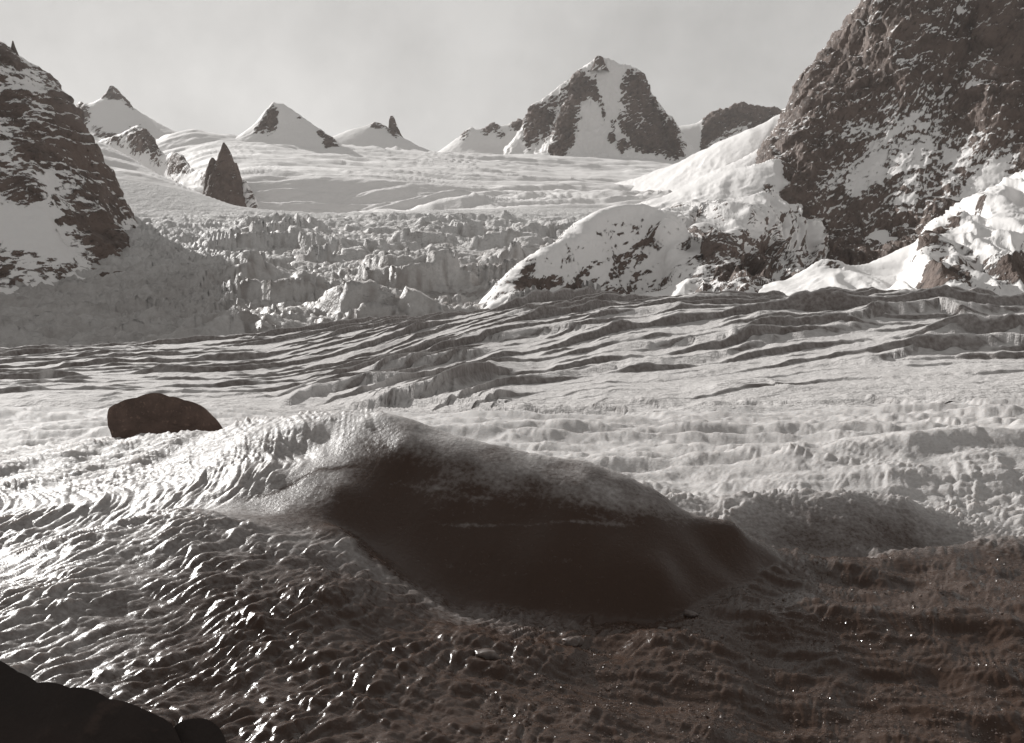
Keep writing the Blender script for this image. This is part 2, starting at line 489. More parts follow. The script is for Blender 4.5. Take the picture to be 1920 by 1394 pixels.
def near_relief(u, Y, z):
    """ripples, hollows and crevasse ridges on the near glacier; returns new z and the crust attribute"""
    x = Y * (u - 960.0) / F
    v = VH - F * z / Y
    fx = [380, 640, 700, 850, 1000, 1230, 1310, 1400, 1475]; fy = [965, 990, 1040, 1122, 1158, 1162, 1135, 1098, 1050]
    cx = [360, 470, 560, 660, 740, 860, 980, 1100, 1170, 1230, 1285, 1380, 1475]; cy = [965, 925, 880, 810, 775, 806, 840, 862, 882, 912, 954, 990, 1050]
    foot = np.interp(u, fx, fy); crest = np.interp(u, cx, cy)
    wob = 16 * fbm2(u / 80, v / 60, 3, 71)
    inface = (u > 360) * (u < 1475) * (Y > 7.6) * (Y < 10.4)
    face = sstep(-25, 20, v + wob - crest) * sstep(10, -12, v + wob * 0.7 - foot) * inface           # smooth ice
    clear = (0.22 * sstep(0, 26, v + 1.4 * wob - crest) + 0.78 * sstep(10, 165, v + 2.8 * wob - crest)) * sstep(34, -22, v + wob * 1.3 - foot) * inface    # clear dark ice, also painting in the face's shade below the crest
    m2 = sstep(1420, 1480, u) * sstep(1770, 1700, u) * sstep(945, 1000, v + wob) * sstep(1042, 1025, v) * (Y > 10.4) * (Y < 11.7)
    smoothf = np.clip(face + 0.7 * m2, 0, 1)
    # sun cups: lumps drawn out along a slanting direction
    a0 = math.radians(24)
    wx = x + 0.06 * pn2(x / 0.35, Y / 0.5, 3); wy = Y + 0.10 * pn2(x / 0.4 + 9, Y / 0.5, 4)
    A = wx * math.sin(a0) + wy * math.cos(a0); B = wx * math.cos(a0) - wy * math.sin(a0)
    sc_ = 1.0 + 0.55 * sstep(9, 14, Y) + 0.5 * sstep(14, 26, Y)
    asp = sstep(9.5, 13, Y)
    r1 = np.abs(pn2(B / ((0.105 + 0.07 * asp) * sc_), A / ((0.34 - 0.16 * asp) * sc_), 11))
    r2 = np.abs(pn2(B / (0.052 * sc_) + 3, A / (0.12 * sc_), 12))
    r3 = pn2(x / 0.04, Y / 0.06, 13)
    big = pn2(B / 0.42, A / 0.75, 17)
    lum = fbm2(x / 0.9, Y / 1.1, 3, 14)
    right = sstep(1000, 1330, u + 0.6 * (v - 1150) + 60 * lum) * sstep(12.4, 8.6, Y + 0.8 * lum)          # finer grained bare ice; shade away from the sun painted in too
    amp = (1 - 0.95 * smoothf) * (1 - 0.60 * right) * (1 - 0.35 * sstep(8.0, 6.4, Y) * sstep(500, 900, u)) * (1 - 0.62 * sstep(11.5, 15, Y)) * (0.55 + 0.9 * sstep(-0.5, 0.5, lum + 0.5 * big))
    near_m = sstep(42, 24, Y)
    dz = near_m * amp * (0.044 * sc_ * r1 + 0.018 * sc_ * r2 + 0.004 * r3) + (0.05 * lum + 0.022 * big) * (1 - 0.35 * smoothf) * near_m + right * 0.06 * fbm2(x / 0.55, Y / 0.7, 2, 19)
    # low transverse swells between 12 and 34 m
    mid = sstep(12.5, 15, Y) * sstep(52, 34, Y)
    sw = np.abs(pn2(x / 6.5 + 0.25 * np.log(Y), np.log(Y) * 15 + 0.05 * x, 15))
    dz = dz + mid * 0.30 * (sw - 0.25) * np.minimum(Y / 20, 1.4)
    shp = v + 9 * pn2(u / 330, v / 40, 81) + 4 * fbm2(u / 110, v / 25, 2, 82) - 0.03 * (u - 1200)
    dz = dz + mid * (0.13 * np.abs(pn2(x / 1.7 + 0.2 * Y, Y / 1.5, 26)) + 0.05 * np.abs(pn2(x / 0.6 + 0.3 * Y, Y / 0.6, 27))) * sstep(34, 26, Y)
    # worn layers and hollows in the dark foreground
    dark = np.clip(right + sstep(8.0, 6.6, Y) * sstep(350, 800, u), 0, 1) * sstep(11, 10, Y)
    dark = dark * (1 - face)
    lay = fbm2(x / 1.9, Y / 0.42 + 0.5 * x, 4, 16)
    dz = dz + right * (1 - face) * 0.010 * np.abs(pn2(B / 0.05, A / 0.17, 28)) + dark * (0.075 * lay + 0.030 * np.abs(fbm2(x / 0.5, Y / 0.16, 3, 18)))
    # crevasse ridges: steep towards the viewer, long and flat behind
    cz = sstep(31, 44, Y)
    ph = ridge_phase(u, Y)
    z0 = np.zeros((), np.int64)
    def saw(p_, period, seed, steep, glen):
        k = p_ / period
        i = np.floor(k); f = k - i            # f grows towards the viewer
        h = (_hash(i.astype(np.int64), z0, z0, seed) & np.uint32(255)).astype(np.float32) / 255
        prof = np.where(f < 1 - steep, (f / (1 - steep)) ** 1.5, 1 - sstep(0, 1, (f - 1 + steep) / steep))
        gate = 0.04 + 0.96 * sstep(-0.22, 0.42, pn2(u / glen + 331 * h, i * 7.31, seed + 1))
        gate = gate * np.maximum(0.1, 1 + 0.8 * fbm2(u / 55 + 17 * h, i * 3.7, 3, seed + 2))
        return prof * (0.45 + 0.55 * h) * gate
    sheets = saw(shp, 19.0, 83, 0.08, 330) * 10.0 + saw(shp + 6, 9.0, 87, 0.14, 200) * 4.0
    dz = dz + sheets * Y / F * sstep(11.8, 13.5, Y) * sstep(40, 33, Y) * sstep(620, 900, u)
    wr = sstep(500, 1000, u)
    fine = saw(ph, 12.0, 31, 0.045, 170)
    wide = saw(ph, 24.0, 35, 0.0225, 260)
    midw = saw(ph, 18.0, 43, 0.03, 200)
    tiny = saw(ph, 6.0, 39, 0.09, 70)
    hp = (1 - wr) * (3.5 * fine + 8.0 * wide + 6.0 * midw) + wr * (4.0 * fine + 26.0 * wide + 18.0 * midw)
    small = 3.6 * fine + 4.2 * tiny
    cross = saw(ph + 16 * pn2(u / 300, ph / 60, 45) + 0.035 * u, 21.0, 47, 0.09, 240)
    hp = hp + (4.0 + 10.0 * wr) * cross
    # calm belt below the ridges, reaching higher on the right
    belt = np.interp(u, [-300, 200, 600, 900, 1100, 1400, 1900, 2200], [772, 775, 782, 776, 715, 700, 690, 690])
    quiet = 0.18 + 0.82 * sstep(14, -18, v - belt)
    dz = dz + cz * (quiet * hp + (0.45 + 0.55 * quiet) * small) * Y / F * sstep(200, 150, Y)
    # rough skin of the crevassed part
    dz = dz + cz * Y / F * (3.4 * fbm2(x / 3.0, Y / 6.0, 4, 41) + 2.2 * np.abs(pn2(x / 0.8, Y / 1.6, 42)))
    # a few large ridges that stand out
    for pts, hp_, wd in RIDGES:
        pu = np.array([p[0] for p in pts], float); pv = np.array([p[1] for p in pts], float)
        cv = np.interp(u, pu, pv) + 1.2 * fbm2(u / 60, u * 0 + pv[0], 2, 51)
        ends = sstep(pu[0], pu[0] + 0.35 * (pu[-1] - pu[0]), u) * sstep(pu[-1], pu[-1] - 0.35 * (pu[-1] - pu[0]), u)
        d = v - cv                                # > 0 in front of the crest
        prof = np.where(d > 0, sstep(2.2, 0, d), np.clip(1 + d / wd, 0, 1) ** 1.5)
        dz = dz + ends * prof * hp_ * Y / F * sstep(28, 36, Y)
    crust_shade = 0.52 - 0.60 * clear - 0.62 * right - 0.12 * m2  # hummock face, right ground and mound front darkened, painting in their shade
    crust_shade = crust_shade + (0.32 - 0.12 * sstep(700, 1300, u)) * sstep(9.0, 13.0, Y) * (1 - clear)
    crust_shade = crust_shade + 0.24 * face * fbm2(x / 0.7, (z + 0.4 * Y) / 0.35, 3, 20)
    for vu, vv_, sg in (((760, 860, 1000, 1220), (975, 987, 984, 982), 0.22), ((420, 520, 600, 700), (948, 925, 885, 868), -0.30), ((700, 860, 1000, 1180), (905, 925, 945, 985), 0.10), ((820, 1000, 1150, 1290), (1060, 1085, 1078, 1050), 0.10)):
        ln = np.interp(u, vu, vv_) + 5 * fbm2(u / 50, u * 0 + sg * 90, 3, 25)
        crust_shade = crust_shade + sg * face * np.exp(-((v - ln) / 4.0) ** 2) * sstep(vu[0], vu[0] + 60, u) * sstep(vu[-1], vu[-1] - 60, u)
    crust_shade = crust_shade - 0.45 * sstep(8.6, 6.8, Y) * sstep(100, 600, u + 0.5 * (v - 1100)) * (1 - right) - 0.12 * sstep(9.0, 6.0, Y)
    crust_shade = np.where(Y > 30, 0.80, crust_shade)
    return z + dz, crust_shade

RIDGES = [
    (((600, 775), (740, 760), (850, 738), (930, 712), (1010, 692)), 24, 60),
    (((500, 765), (620, 742), (700, 735), (790, 715)), 22, 44),
    (((640, 716), (760, 700), (860, 682), (960, 655)), 20, 44),
    (((1290, 738), (1400, 730), (1440, 726), (1500, 740)), 10, 24),
    (((1100, 662), (1300, 650), (1500, 645)), 12, 44),
    (((850, 650), (1000, 628), (1160, 618)), 12, 40),
    (((1550, 622), (1640, 600), (1760, 590), (1880, 610)), 24, 54),
    (((1600, 690), (1720, 668), (1900, 660), (2050, 664)), 24, 54),
    (((1700, 650), (1820, 640), (1990, 640)), 22, 50),
    (((930, 790), (980, 782), (1010, 790)), 16, 26),
]

def near_patch(u0, u1, nu, Yf, Yb, nr, wd, ridges=False):
    if ridges:
        u, Y = grid_sample(lambda a, b_: near_relief(a, b_, near(a, b_))[0], u0, u1, nu, Yf, Yb, nr, wdepth=wd, back=0.5, coarse=620, k=1)
    else:
        u, Y = grid_sample(near, u0, u1, nu, Yf, Yb, nr, wdepth=wd, back=0.4, wide=True)
    z, crust_shade = near_relief(u, Y, near(u, Y))
    p = xyz(u, Y, z)
    return u, Y, p, crust_shade

u, Y, p, crust_shade = near_patch(-60, 1980, 800, 3.4, 32.0, 535, 0.10)
nrm = grid_normals(p)
uu, vv = proj(p)
crest_v = np.interp(uu, [380, 560, 680, 760, 860, 980, 1100, 1170, 1230, 1285, 1380, 1475], [965, 850, 770, 784, 814, 848, 868, 888, 918, 958, 988, 1050])
foot_v = np.interp(uu, [380, 640, 700, 850, 1000, 1230, 1310, 1400, 1475], [965, 988, 1040, 1122, 1158, 1162, 1135, 1098, 1050])
inh = (uu > 380) & (uu < 1475) & (vv < foot_v + 2) & (Y > 7.6) & (Y < 9.9 + 0.3 * (uu < 700))
kc = inh[:-1, :-1]
tag(grid_mesh('ice_hummock', p, MAT_ICE, {'crust_shade': crust_shade}, keep=kc, normals=nrm), 'large rounded ice hummock with a smooth dark face in the middle of the near ice', 'ice hummock', 'structure')
tag(grid_mesh('ground_ice', p, MAT_ICE, {'crust_shade': crust_shade}, keep=~kc, normals=nrm), 'rippled bare ice of the near glacier surface around the dark hummock', 'ice', 'structure')

# the crevassed part: rows of the mesh follow the ridges
us = columns(-120, 2040, 650)
Yc = np.exp(np.linspace(math.log(31.0), math.log(240.0), 420))
phc = np.minimum.accumulate(ridge_phase(us[None, :], Yc[:, None] + 0 * us[None, :]), axis=0)
cell = np.array([0.0, 1.3, 2.8, 4.1, 5.0, 5.42, 5.6, 5.78, 5.96])
rows = (np.arange(math.floor(phc.min() / 6), math.ceil(phc.max() / 6) + 1)[:, None] * 6 + cell[None, :]).ravel()[::-1]
Y = np.empty((len(rows), len(us)))
for j in range(len(us)):
    Y[:, j] = np.interp(-rows, -phc[:, j] + np.arange(420) * 1e-6, Yc)
u = np.broadcast_to(us, Y.shape)
z, crust_shade = near_relief(u, Y, near(u, Y))
p = xyz(u, Y, z)
crev_keep = (Y[1:, :-1] > Y[:-1, :-1] + 1e-5) | (Y[1:, 1:] > Y[:-1, 1:] + 1e-5)
crust_shade = crust_shade - 0.42 * sstep(0.06, 0.3, 1 - grid_normals(p)[..., 2]) * sstep(0.0, -0.25, grid_normals(p)[..., 1])   # clean ice in the crevasse walls, painted darker to deepen their shade
tag(grid_mesh('crevassed_glacier', p, MAT_CREV, {'crust_shade': crust_shade}, keep=crev_keep), 'crevassed glacier with long parallel ice ridges in the middle distance', 'glacier', 'structure')

# ------------------------------------------------------------------ the valley behind: icefall and upper snowfield
V = []
V += [Z(u, 210, -26) for u in range(-500, 2300, 300)] + [Z(u, 330, -22) for u in range(-500, 2300, 300)]
V += [P(-400, 655, 560), P(0, 648, 560), P(300, 645, 560), P(600, 625, 600), P(900, 600, 620), P(1200, 640, 620), P(1050, 625, 640)]
V += [P(-400, 575, 800), P(0, 575, 800), P(300, 565, 820), P(600, 545, 850), P(900, 535, 850), P(1150, 600, 850), P(1020, 580, 800)]
V += [P(-300, 520, 1000), P(150, 505, 1000), P(300, 475, 1100), P(600, 470, 1150), P(900, 470, 1130), P(1100, 460, 1150)]
V += [P(430, 430, 1330), P(640, 420, 1400), P(800, 412, 1420), P(900, 415, 1420), P(1100, 425, 1400)]
V += line([P(140, 245, 2150), P(180, 268, 2050), P(250, 302, 1900), P(330, 347, 1750), P(420, 382, 1600), P(500, 397, 1510), P(640, 401, 1530), P(800, 396, 1580), P(950, 392, 1620), P(1100, 398, 1600), P(1300, 395, 1600)], 30)
V += [P(230, 400, 1400), P(300, 400, 1450), P(260, 350, 1620), P(360, 400, 1480), P(180, 350, 1600)]
V += [Z(250, 2150, 315), Z(330, 2000, 260), Z(420, 1850, 225), Z(520, 1680, 200), Z(640, 1700, 203), Z(800, 1720, 212), Z(150, 2400, 380), Z(200, 2500, 390), Z(250, 2400, 345)]
V += [P(520, 394, 2030), P(640, 394, 2030), P(760, 390, 1990), P(420, 384, 2060), P(860, 372, 1960)]
V += [P(500, 345, 2130), P(600, 340, 2130), P(700, 345, 2100), P(800, 355, 2050), P(420, 340, 2150)]
V += [P(460, 318, 2350), P(600, 318, 2450), P(700, 322, 2400), P(820, 338, 2300), P(900, 355, 2100), P(1000, 352, 2200), P(1000, 375, 1850), P(1150, 370, 1800)]
V += [P(300, 355, 2450), P(330, 325, 2750), P(440, 290, 2650), P(350, 246, 3300), P(430, 262, 3200), P(250, 345, 2800), P(200, 340, 2900), P(290, 300, 3150), P(380, 290, 2900), P(550, 300, 2750), P(650, 305, 2750)]
V += [P(720, 308, 2700), P(850, 325, 2500), P(880, 345, 2250), P(800, 300, 3000), P(900, 300, 3200), P(1000, 300, 3300), P(830, 291, 3700), P(950, 291, 3800), P(1050, 312, 3200), P(1150, 324, 3100), P(1250, 314, 3250), P(1300, 312, 3300), P(1150, 345, 2500), P(1300, 340, 2600)]
V += [Z(u, 4300, 700) for u in range(-100, 1600, 200)] + [Z(u, 5200, 640) for u in range(-100, 1600, 300)]
V += [P(1500, 420, 1600), P(1500, 350, 2600), P(1500, 560, 800), P(1900, 600, 800), P(1900, 450, 1600), P(-400, 380, 1600), P(-200, 350, 2300), P(-200, 300, 3500)]
valley = Surface(V, c=0.12, smooth=0.0)

def icefall_relief(u, Y, z):
    x = Y * (u - 960.0) / F
    v = VH - F * z / Y
    wx = x + 14 * fbm2(x / 70, Y / 70, 3, 101); wy = Y + 14 * fbm2(x / 70 + 5, Y / 70, 3, 102)
    f1, f2, rid = worley2(wx / 36, wy / 15, 103)
    g1, g2, rid2 = worley2(wx / 10, wy / 6, 104)
    edge = sstep(0.02, 0.22, f2 - f1); edge2 = sstep(0.02, 0.25, g2 - g1)
    broken = sstep(330, 470, u + 40 * fbm2(u / 90, v / 60, 3, 105)) * sstep(390, 445, v - 6 * (u > 950) + 12 * fbm2(u / 60, v / 30, 2, 113)) * sstep(1260, 1130, u)
    calm = 1 - broken
    lumpy = fbm2(x / 90, Y / 60, 2, 112)
    # terraces: long ice steps across the fall
    tp = (Y + 130 * fbm2(x / 150, Y / 160, 3, 106)) / 95.0
    tf = tp - np.floor(tp)
    step = (sstep(0.0, 0.10, tf) - tf) * 20.0
    gate = sstep(-0.25, 0.2, pn2(x / 130, np.floor(tp) * 5.7, 107))
    dz = broken * (step * gate + edge * (rid ** 2.0 - 0.28) * 13 * (0.25 + 1.2 * sstep(-0.3, 0.35, lumpy)) + edge2 * (rid2 ** 1.5 - 0.3) * 4.6 * (0.35 + 0.9 * sstep(0.25, -0.3, lumpy)) + 3.0 * fbm2(x / 9, Y / 5, 4, 108))
    dz = dz + calm * sstep(380, 450, v) * (edge * (rid - 0.5) * 7.0 + edge2 * (rid2 - 0.5) * 3.5 + 19 * fbm2(x / 45, Y / 16, 5, 109))
    dz = dz + calm * 1.6 * fbm2(x / 18, Y / 12, 4, 110)
    crust_shade = 0.9 - 0.45 * broken * (1 - np.minimum(edge + 0.3, 1)) - 0.15 * broken - 0.25 * sstep(430, 560, v) - 0.2 * calm * sstep(400, 480, v)
    fade = sstep(1650, 1590, Y)
    return z + dz * fade, crust_shade

us_, Ys_ = grid_sample(valley, -120, 1420, 620, 430.0, 1660.0, 240, wdepth=0.04, back=0.4)
z, crust_shade = icefall_relief(us_, Ys_, valley(us_, Ys_))
tag(grid_mesh('icefall', xyz(us_, Ys_, z), MAT_FALL, {'crust_shade': crust_shade}), 'broken icefall of jumbled ice blocks filling the valley below the snowfield', 'icefall', 'structure')

us_, Ys_ = grid_sample(valley, -60, 1560, 520, 1570.0, 5100.0, 175, wdepth=0.03, back=0.5)
z = valley(us_, Ys_)
x = Ys_ * (us_ - 960) / F
vv = VH - F * z / Ys_
wav = sstep(340, 380, vv) * 0.6 + 0.5
z = z + sstep(1600, 1800, Ys_) * wav * (22 * fbm2(x / 170, Ys_ / 70, 5, 121) + 32 * np.maximum(0, fbm2(x / 300, Ys_ / 60, 3, 122))) - 2.5 * sstep(1660, 1640, Ys_)
MAT_SNOWFIELD = mountain_material('upper_snow', 2.4, 0.25)
rk = np.full_like(z, 0.05)
tag(grid_mesh('snowfield', xyz(us_, Ys_, z), MAT_SNOWFIELD, {'rock': rk}), 'smooth bright upper snowfield spread out beneath the far peaks', 'snowfield', 'structure')

# ------------------------------------------------------------------ mountains
def squeeze(pts, Yc, k):
    """draw the foot of a mountain towards its crest distance, so that its face stands steeper"""
    return [(u, Yc - (Yc - Y) * k, z * (Yc - (Yc - Y) * k) / Y) if Y < Yc else (u, Y, z) for u, Y, z in pts]

def blobs(u, v, lst):
    r = np.zeros_like(u)
    for (bu, bv, ru, rv, s, *ang) in lst:
        a = math.radians(ang[0]) if ang else 0
        du = u - bu; dv = v - bv
        p_ = du * math.cos(a) + dv * math.sin(a); q_ = -du * math.sin(a) + dv * math.cos(a)
        r = r + s * np.exp(-((p_ / ru) ** 2 + (q_ / rv) ** 2))
    return r

M_FAR = mountain_material('far_rock_and_snow', 2.6, 0.62, dabs=0.42)
M_MID = mountain_material('mid_rock_and_snow', 1.3, 0.46)

def mountain(name, label, cat, pts, u0, u1, nu, Yf, Yb, nr, mat, crag, wl, rockfn, c=0.03, wd=0.03, octv=5, seed=200, stretch=1.0, back=0.3, base=0.2, ribs=None, mottle=0.0, buttress=0.0, dip=37, ribrock=-0.12, ew=0.32):
    s = Surface(pts, c=c)
    u, Y = grid_sample(s, u0, u1, nu, Yf, Yb, nr, wdepth=wd, back=back)
    p = xyz(u, Y, s(u, Y))
    n = grid_normals(p)
    pu, pv = proj(p)
    rock0 = rockfn(pu, pv, n, p)
    # strata dip to the left, so crags and ledges run up to the right
    cd, sd = math.cos(math.radians(dip)), math.sin(math.radians(dip))
    Xr = p[..., 0] * cd + p[..., 2] * sd; Zr = p[..., 2] * cd - p[..., 0] * sd
    X, Yw, Zw = p[..., 0] / wl, p[..., 1] / wl, p[..., 2] / (wl * stretch)
    d = ridged3(X, Yw, Zw, 3, seed)
    e = ridged3(Xr / (wl * 1.1) + 0.6 * d, p[..., 1] / (wl * 0.8), Zr / (wl * 0.42) + 0.4 * d, octv, seed + 40)
    lo = fbm3(X * 0.35, Yw * 0.35, Zw * 0.35, 3, seed + 20)
    butt = ridged3(X * 0.42 + 7, Yw * 0.42, Zw * 0.2, 2, seed + 80)
    rock0 = rock0 + mottle * lo * np.clip(rock0 * 1.8, 0, 1)
    bs = base(pu, pv) if callable(base) else base
    k = bs + (1 - bs) * np.clip(rock0 * 1.4, 0, 1)
    f1, f2, rid = worley2(Xr / (wl * 0.50) + 1.5 * lo + 0.25 * d, Zr / (wl * 0.26) + 1.5 * lo + 0.2 * e, seed + 90)
    g1, g2, rid2 = worley2(Xr / (wl * 0.17) + 0.3 * d, Zr / (wl * 0.11) + 0.3 * e, seed + 91)
    blk = (rid - 0.5) * sstep(0.0, 0.12, f2 - f1) * 1.3 + (rid2 - 0.5) * sstep(0, 0.15, g2 - g1) * 0.45
    if ribs:
        ra, rwl, ramp = ribs
        q_ = p[..., 0] * math.cos(ra) - p[..., 2] * math.sin(ra); t_ = p[..., 0] * math.sin(ra) + p[..., 2] * math.cos(ra)
        rb = ridged3(q_ / rwl + 0.7 * lo, t_ / (rwl * 8), p[..., 1] / (rwl * 6), 2, seed + 60)
        p = p + n * (ramp * rb * bs)[..., None]
        rock0 = rock0 + ribrock * (rb - 0.3 * (ribrock > 0)) * np.clip(rock0 * 3 + (ribrock < 0), 0, 1)
    p = p + n * (crag * (0.45 * (d - 0.35) + ew * (e - 0.35) + 0.7 * lo + buttress * (butt - 0.45) + 0.38 * blk * np.clip(rock0 * 1.6 - 0.2, 0, 1)) * k)[..., None]
    n2 = grid_normals(p)
    ref = n[..., 2]
    rk = np.clip(rock0 * 1.8, 0, 1)
    rock = rock0 + rk * (1.15 * (ref - n2[..., 2]) + 0.25 * (0.6 - n2[..., 2]) + 0.16 * e)
    o = grid_mesh(name, p, mat, {'rock': rock})
    return tag(o, label, cat, 'structure'), s

M_CLIFF = mountain_material('cliff_rock_and_snow', 0.95, 0.50, dabs=0.40, dip=-58)
M_NEAR = mountain_material('near_rock_and_snow', 0.9, 0.50, dabs=0.34)

def pinnacle(name, prof, Y, mat, seed, parent, depth=0.8, amp=0.10, rock=1.0):
    """an upright crag from (row, left column, right column) stations, round in plan and broken by noise"""
    px = Y / F
    vs_ = np.array([q[0] for q in prof], float); L = np.array([q[1] for q in prof], float); R = np.array([q[2] for q in prof], float)
    nr, na = max(10, len(prof) * 6), 28
    vr = np.linspace(vs_[0], vs_[-1], nr)
    l = np.interp(vr, vs_, L); r = np.interp(vr, vs_, R)
    th = np.linspace(0, 2 * np.pi, na)
    cx_ = (l + r) / 2; hw = (r - l) / 2
    U = cx_[:, None] + hw[:, None] * np.cos(th)
    D = Y - depth * hw[:, None] * px * np.sin(th) * 1.0
    zz = (VH - vr)[:, None] * px + 0 * U
    p = np.stack([(U - 960) * px, D, zz], -1)
    wl = 14 * px
    n = ridged3(p[..., 0] / wl, p[..., 1] / wl, p[..., 2] / (wl * 1.6), 4, seed)
    cen = np.stack([(cx_ - 960) * px, np.full(nr, Y), zz[:, 0]], -1)[:, None, :]
    rad = p - cen
    p = cen + rad * (1 + amp * 3 * n[..., None])
    p[:, -1] = p[:, 0]
    return grid_mesh(name, p, mat, {'rock': np.full(U.shape, rock) - 0.25 * np.clip(n, 0, 1)}, parent=parent)

# --- far snow dome on the left
def rk_a(u, v, n, p):
    return 0.08 + blobs(u, v, [(212, 178, 16, 11, 1.0), (150, 205, 15, 22, 0.9, 20), (240, 196, 14, 6, 0.6, 40), (265, 260, 26, 18, 0.75, 50), (210, 258, 22, 8, 0.75), (183, 245, 14, 10, 0.4), (335, 305, 22, 18, 0.8), (160, 225, 12, 14, 0.5)])
pts = jag(line([P(40, 300, 3900), P(120, 235, 3900), P(140, 208, 3900), P(151, 193, 3900), P(164, 198, 3900), P(185, 190, 3900), P(200, 180, 3900), P(208, 170, 3900), P(218, 168, 3900), P(232, 184, 3900), P(247, 200, 3850), P(290, 228, 3700), P(316, 243, 3600), P(380, 275, 3500)], 9), 2.5, 5, 130, 165)
pts += [P(150, 240, 3600), P(200, 225, 3600), P(170, 265, 3350), P(230, 260, 3350), P(290, 265, 3300), P(200, 300, 3000), P(260, 300, 2900), P(330, 300, 2900), P(100, 330, 3000), P(380, 330, 2800), P(260, 350, 2500), P(400, 370, 2500)]
pts += line([P(250, 228, 3600), P(270, 250, 3350), P(300, 290, 3000), P(345, 320, 2700)], 20)
pts += [Z(100, 4400, 600), Z(200, 4500, 600), Z(300, 4300, 560), Z(400, 4100, 560)]
a_peak, _ = mountain('snow_peak', 'far snow dome with a small rock summit at its top, leftmost of the far peaks', 'mountain', squeeze(pts, 3900, 0.62), 60, 400, 210, 2950, 4400, 120, M_FAR, 16, 55, rk_a, seed=210)
pinnacle('summit_rock', [(162, 206, 213), (168, 203, 220), (176, 199, 226), (186, 192, 236), (196, 186, 244)], 3890, M_FAR, 5, a_peak, amp=0.05)

# --- rock ribs leading from the dome down to the spire
def rk_r(u, v, n, p):
    return 0.20 + blobs(u, v, [(265, 258, 22, 24, 0.6, 40), (212, 262, 14, 8, 0.5), (290, 285, 10, 18, 0.4), (330, 305, 16, 18, 0.6), (352, 318, 8, 10, 0.4), (392, 336, 12, 14, 0.6), (300, 310, 18, 8, 0.15)])
pts = jag(line([P(150, 300, 2800), P(190, 262, 2800), P(212, 255, 2780), P(235, 250, 2740), P(258, 238, 2700), P(275, 246, 2660), P(292, 276, 2600), P(308, 292, 2540), P(324, 287, 2460), P(342, 298, 2380), P(362, 322, 2280), P(386, 324, 2160), P(405, 345, 2060), P(440, 385, 1980)], 10), 3, 8)
pts += [(u_, Y_ - 110, z_ - 105) for u_, Y_, z_ in pts[::2]] + [(u_, Y_ - 260, z_ - 200) for u_, Y_, z_ in pts[::3]] + [(u_, Y_ + 260, z_ - 120) for u_, Y_, z_ in pts[::3]]
mountain('rock_ridge', 'broken rock ribs stepping down from the far left dome towards the dark spire', 'mountain', pts, 160, 430, 160, lambda u_: np.interp(u_, [160, 300, 430], [2560, 2340, 1800]), lambda u_: np.interp(u_, [160, 300, 430], [3020, 2780, 2220]), 90, M_MID, 12, 40, rk_r, seed=310, mottle=0.4)

# --- pointed snow peak
def rk_b(u, v, n, p):
    return 0.04 + blobs(u, v, [(508, 225, 13, 28, 1.1, 12), (487, 240, 16, 8, 0.7, -45), (620, 275, 12, 26, 0.95, -32), (640, 295, 7, 12, 0.6), (562, 222, 6, 3, 0.6), (600, 250, 10, 5, 0.5, 40)])
pts = jag(line([P(440, 275, 3350), P(462, 252, 3330), P(482, 236, 3320), P(500, 208, 3310), P(514, 194, 3300), P(530, 194, 3300), P(560, 214, 3260), P(600, 244, 3180), P(632, 266, 3100), P(650, 302, 3000), P(680, 330, 2900)], 9), 2.5, 4, 470, 515)
pts += line([P(515, 196, 3295), P(520, 230, 3180), P(512, 262, 3050), P(500, 290, 2850)], 18)
pts += [P(470, 270, 3050), P(560, 250, 3080), P(560, 290, 2850), P(610, 285, 2900), P(450, 300, 2850), P(640, 315, 2700), P(520, 330, 2600), P(600, 335, 2600)]
pts += [Z(450, 3700, 450), Z(540, 3700, 430), Z(640, 3600, 400), Z(700, 3400, 380)]
mountain('snow_peak', 'pointed snow peak with a rocky left edge, second of the far peaks from the left', 'mountain', squeeze(pts, 3300, 0.55), 435, 690, 170, 2880, 3650, 110, M_FAR, 12, 45, rk_b, seed=220)

# --- peak with a rock horn
def rk_c(u, v, n, p):
    return 0.03 + blobs(u, v, [(708, 236, 13, 7, 0.9), (735, 248, 16, 7, 0.8, 45), (765, 262, 14, 4, 0.35, 35), (655, 283, 9, 5, 0.5), (800, 285, 20, 5, 0.25, 35)])
pts = line([P(600, 285, 3800), P(632, 262, 3780), P(656, 246, 3760), P(690, 241, 3750), P(705, 229, 3740), P(720, 238, 3735), P(738, 248, 3730), P(752, 258, 3700), P(790, 280, 3600), P(838, 302, 3450), P(860, 325, 3200), P(890, 350, 2900)], 14)
pts += [P(660, 280, 3350), P(720, 280, 3350), P(780, 300, 3200), P(640, 310, 3000), P(720, 310, 3000), P(800, 320, 2950), P(850, 338, 2800), P(640, 345, 2500), P(760, 350, 2500)]
pts += [Z(620, 4200, 560), Z(720, 4250, 560), Z(820, 4000, 480), Z(900, 3500, 430)]
c_peak, _ = mountain('snow_peak', 'broad snow peak topped by a tall thin rock horn', 'mountain', squeeze(pts, 3740, 0.6), 590, 895, 190, 2900, 4200, 110, M_FAR, 11, 45, rk_c, seed=230)
pinnacle('rock_horn', [(218, 732, 737), (224, 730, 740), (236, 729, 744), (250, 728, 750), (264, 730, 758)], 3725, M_FAR, 8, c_peak, amp=0.05)

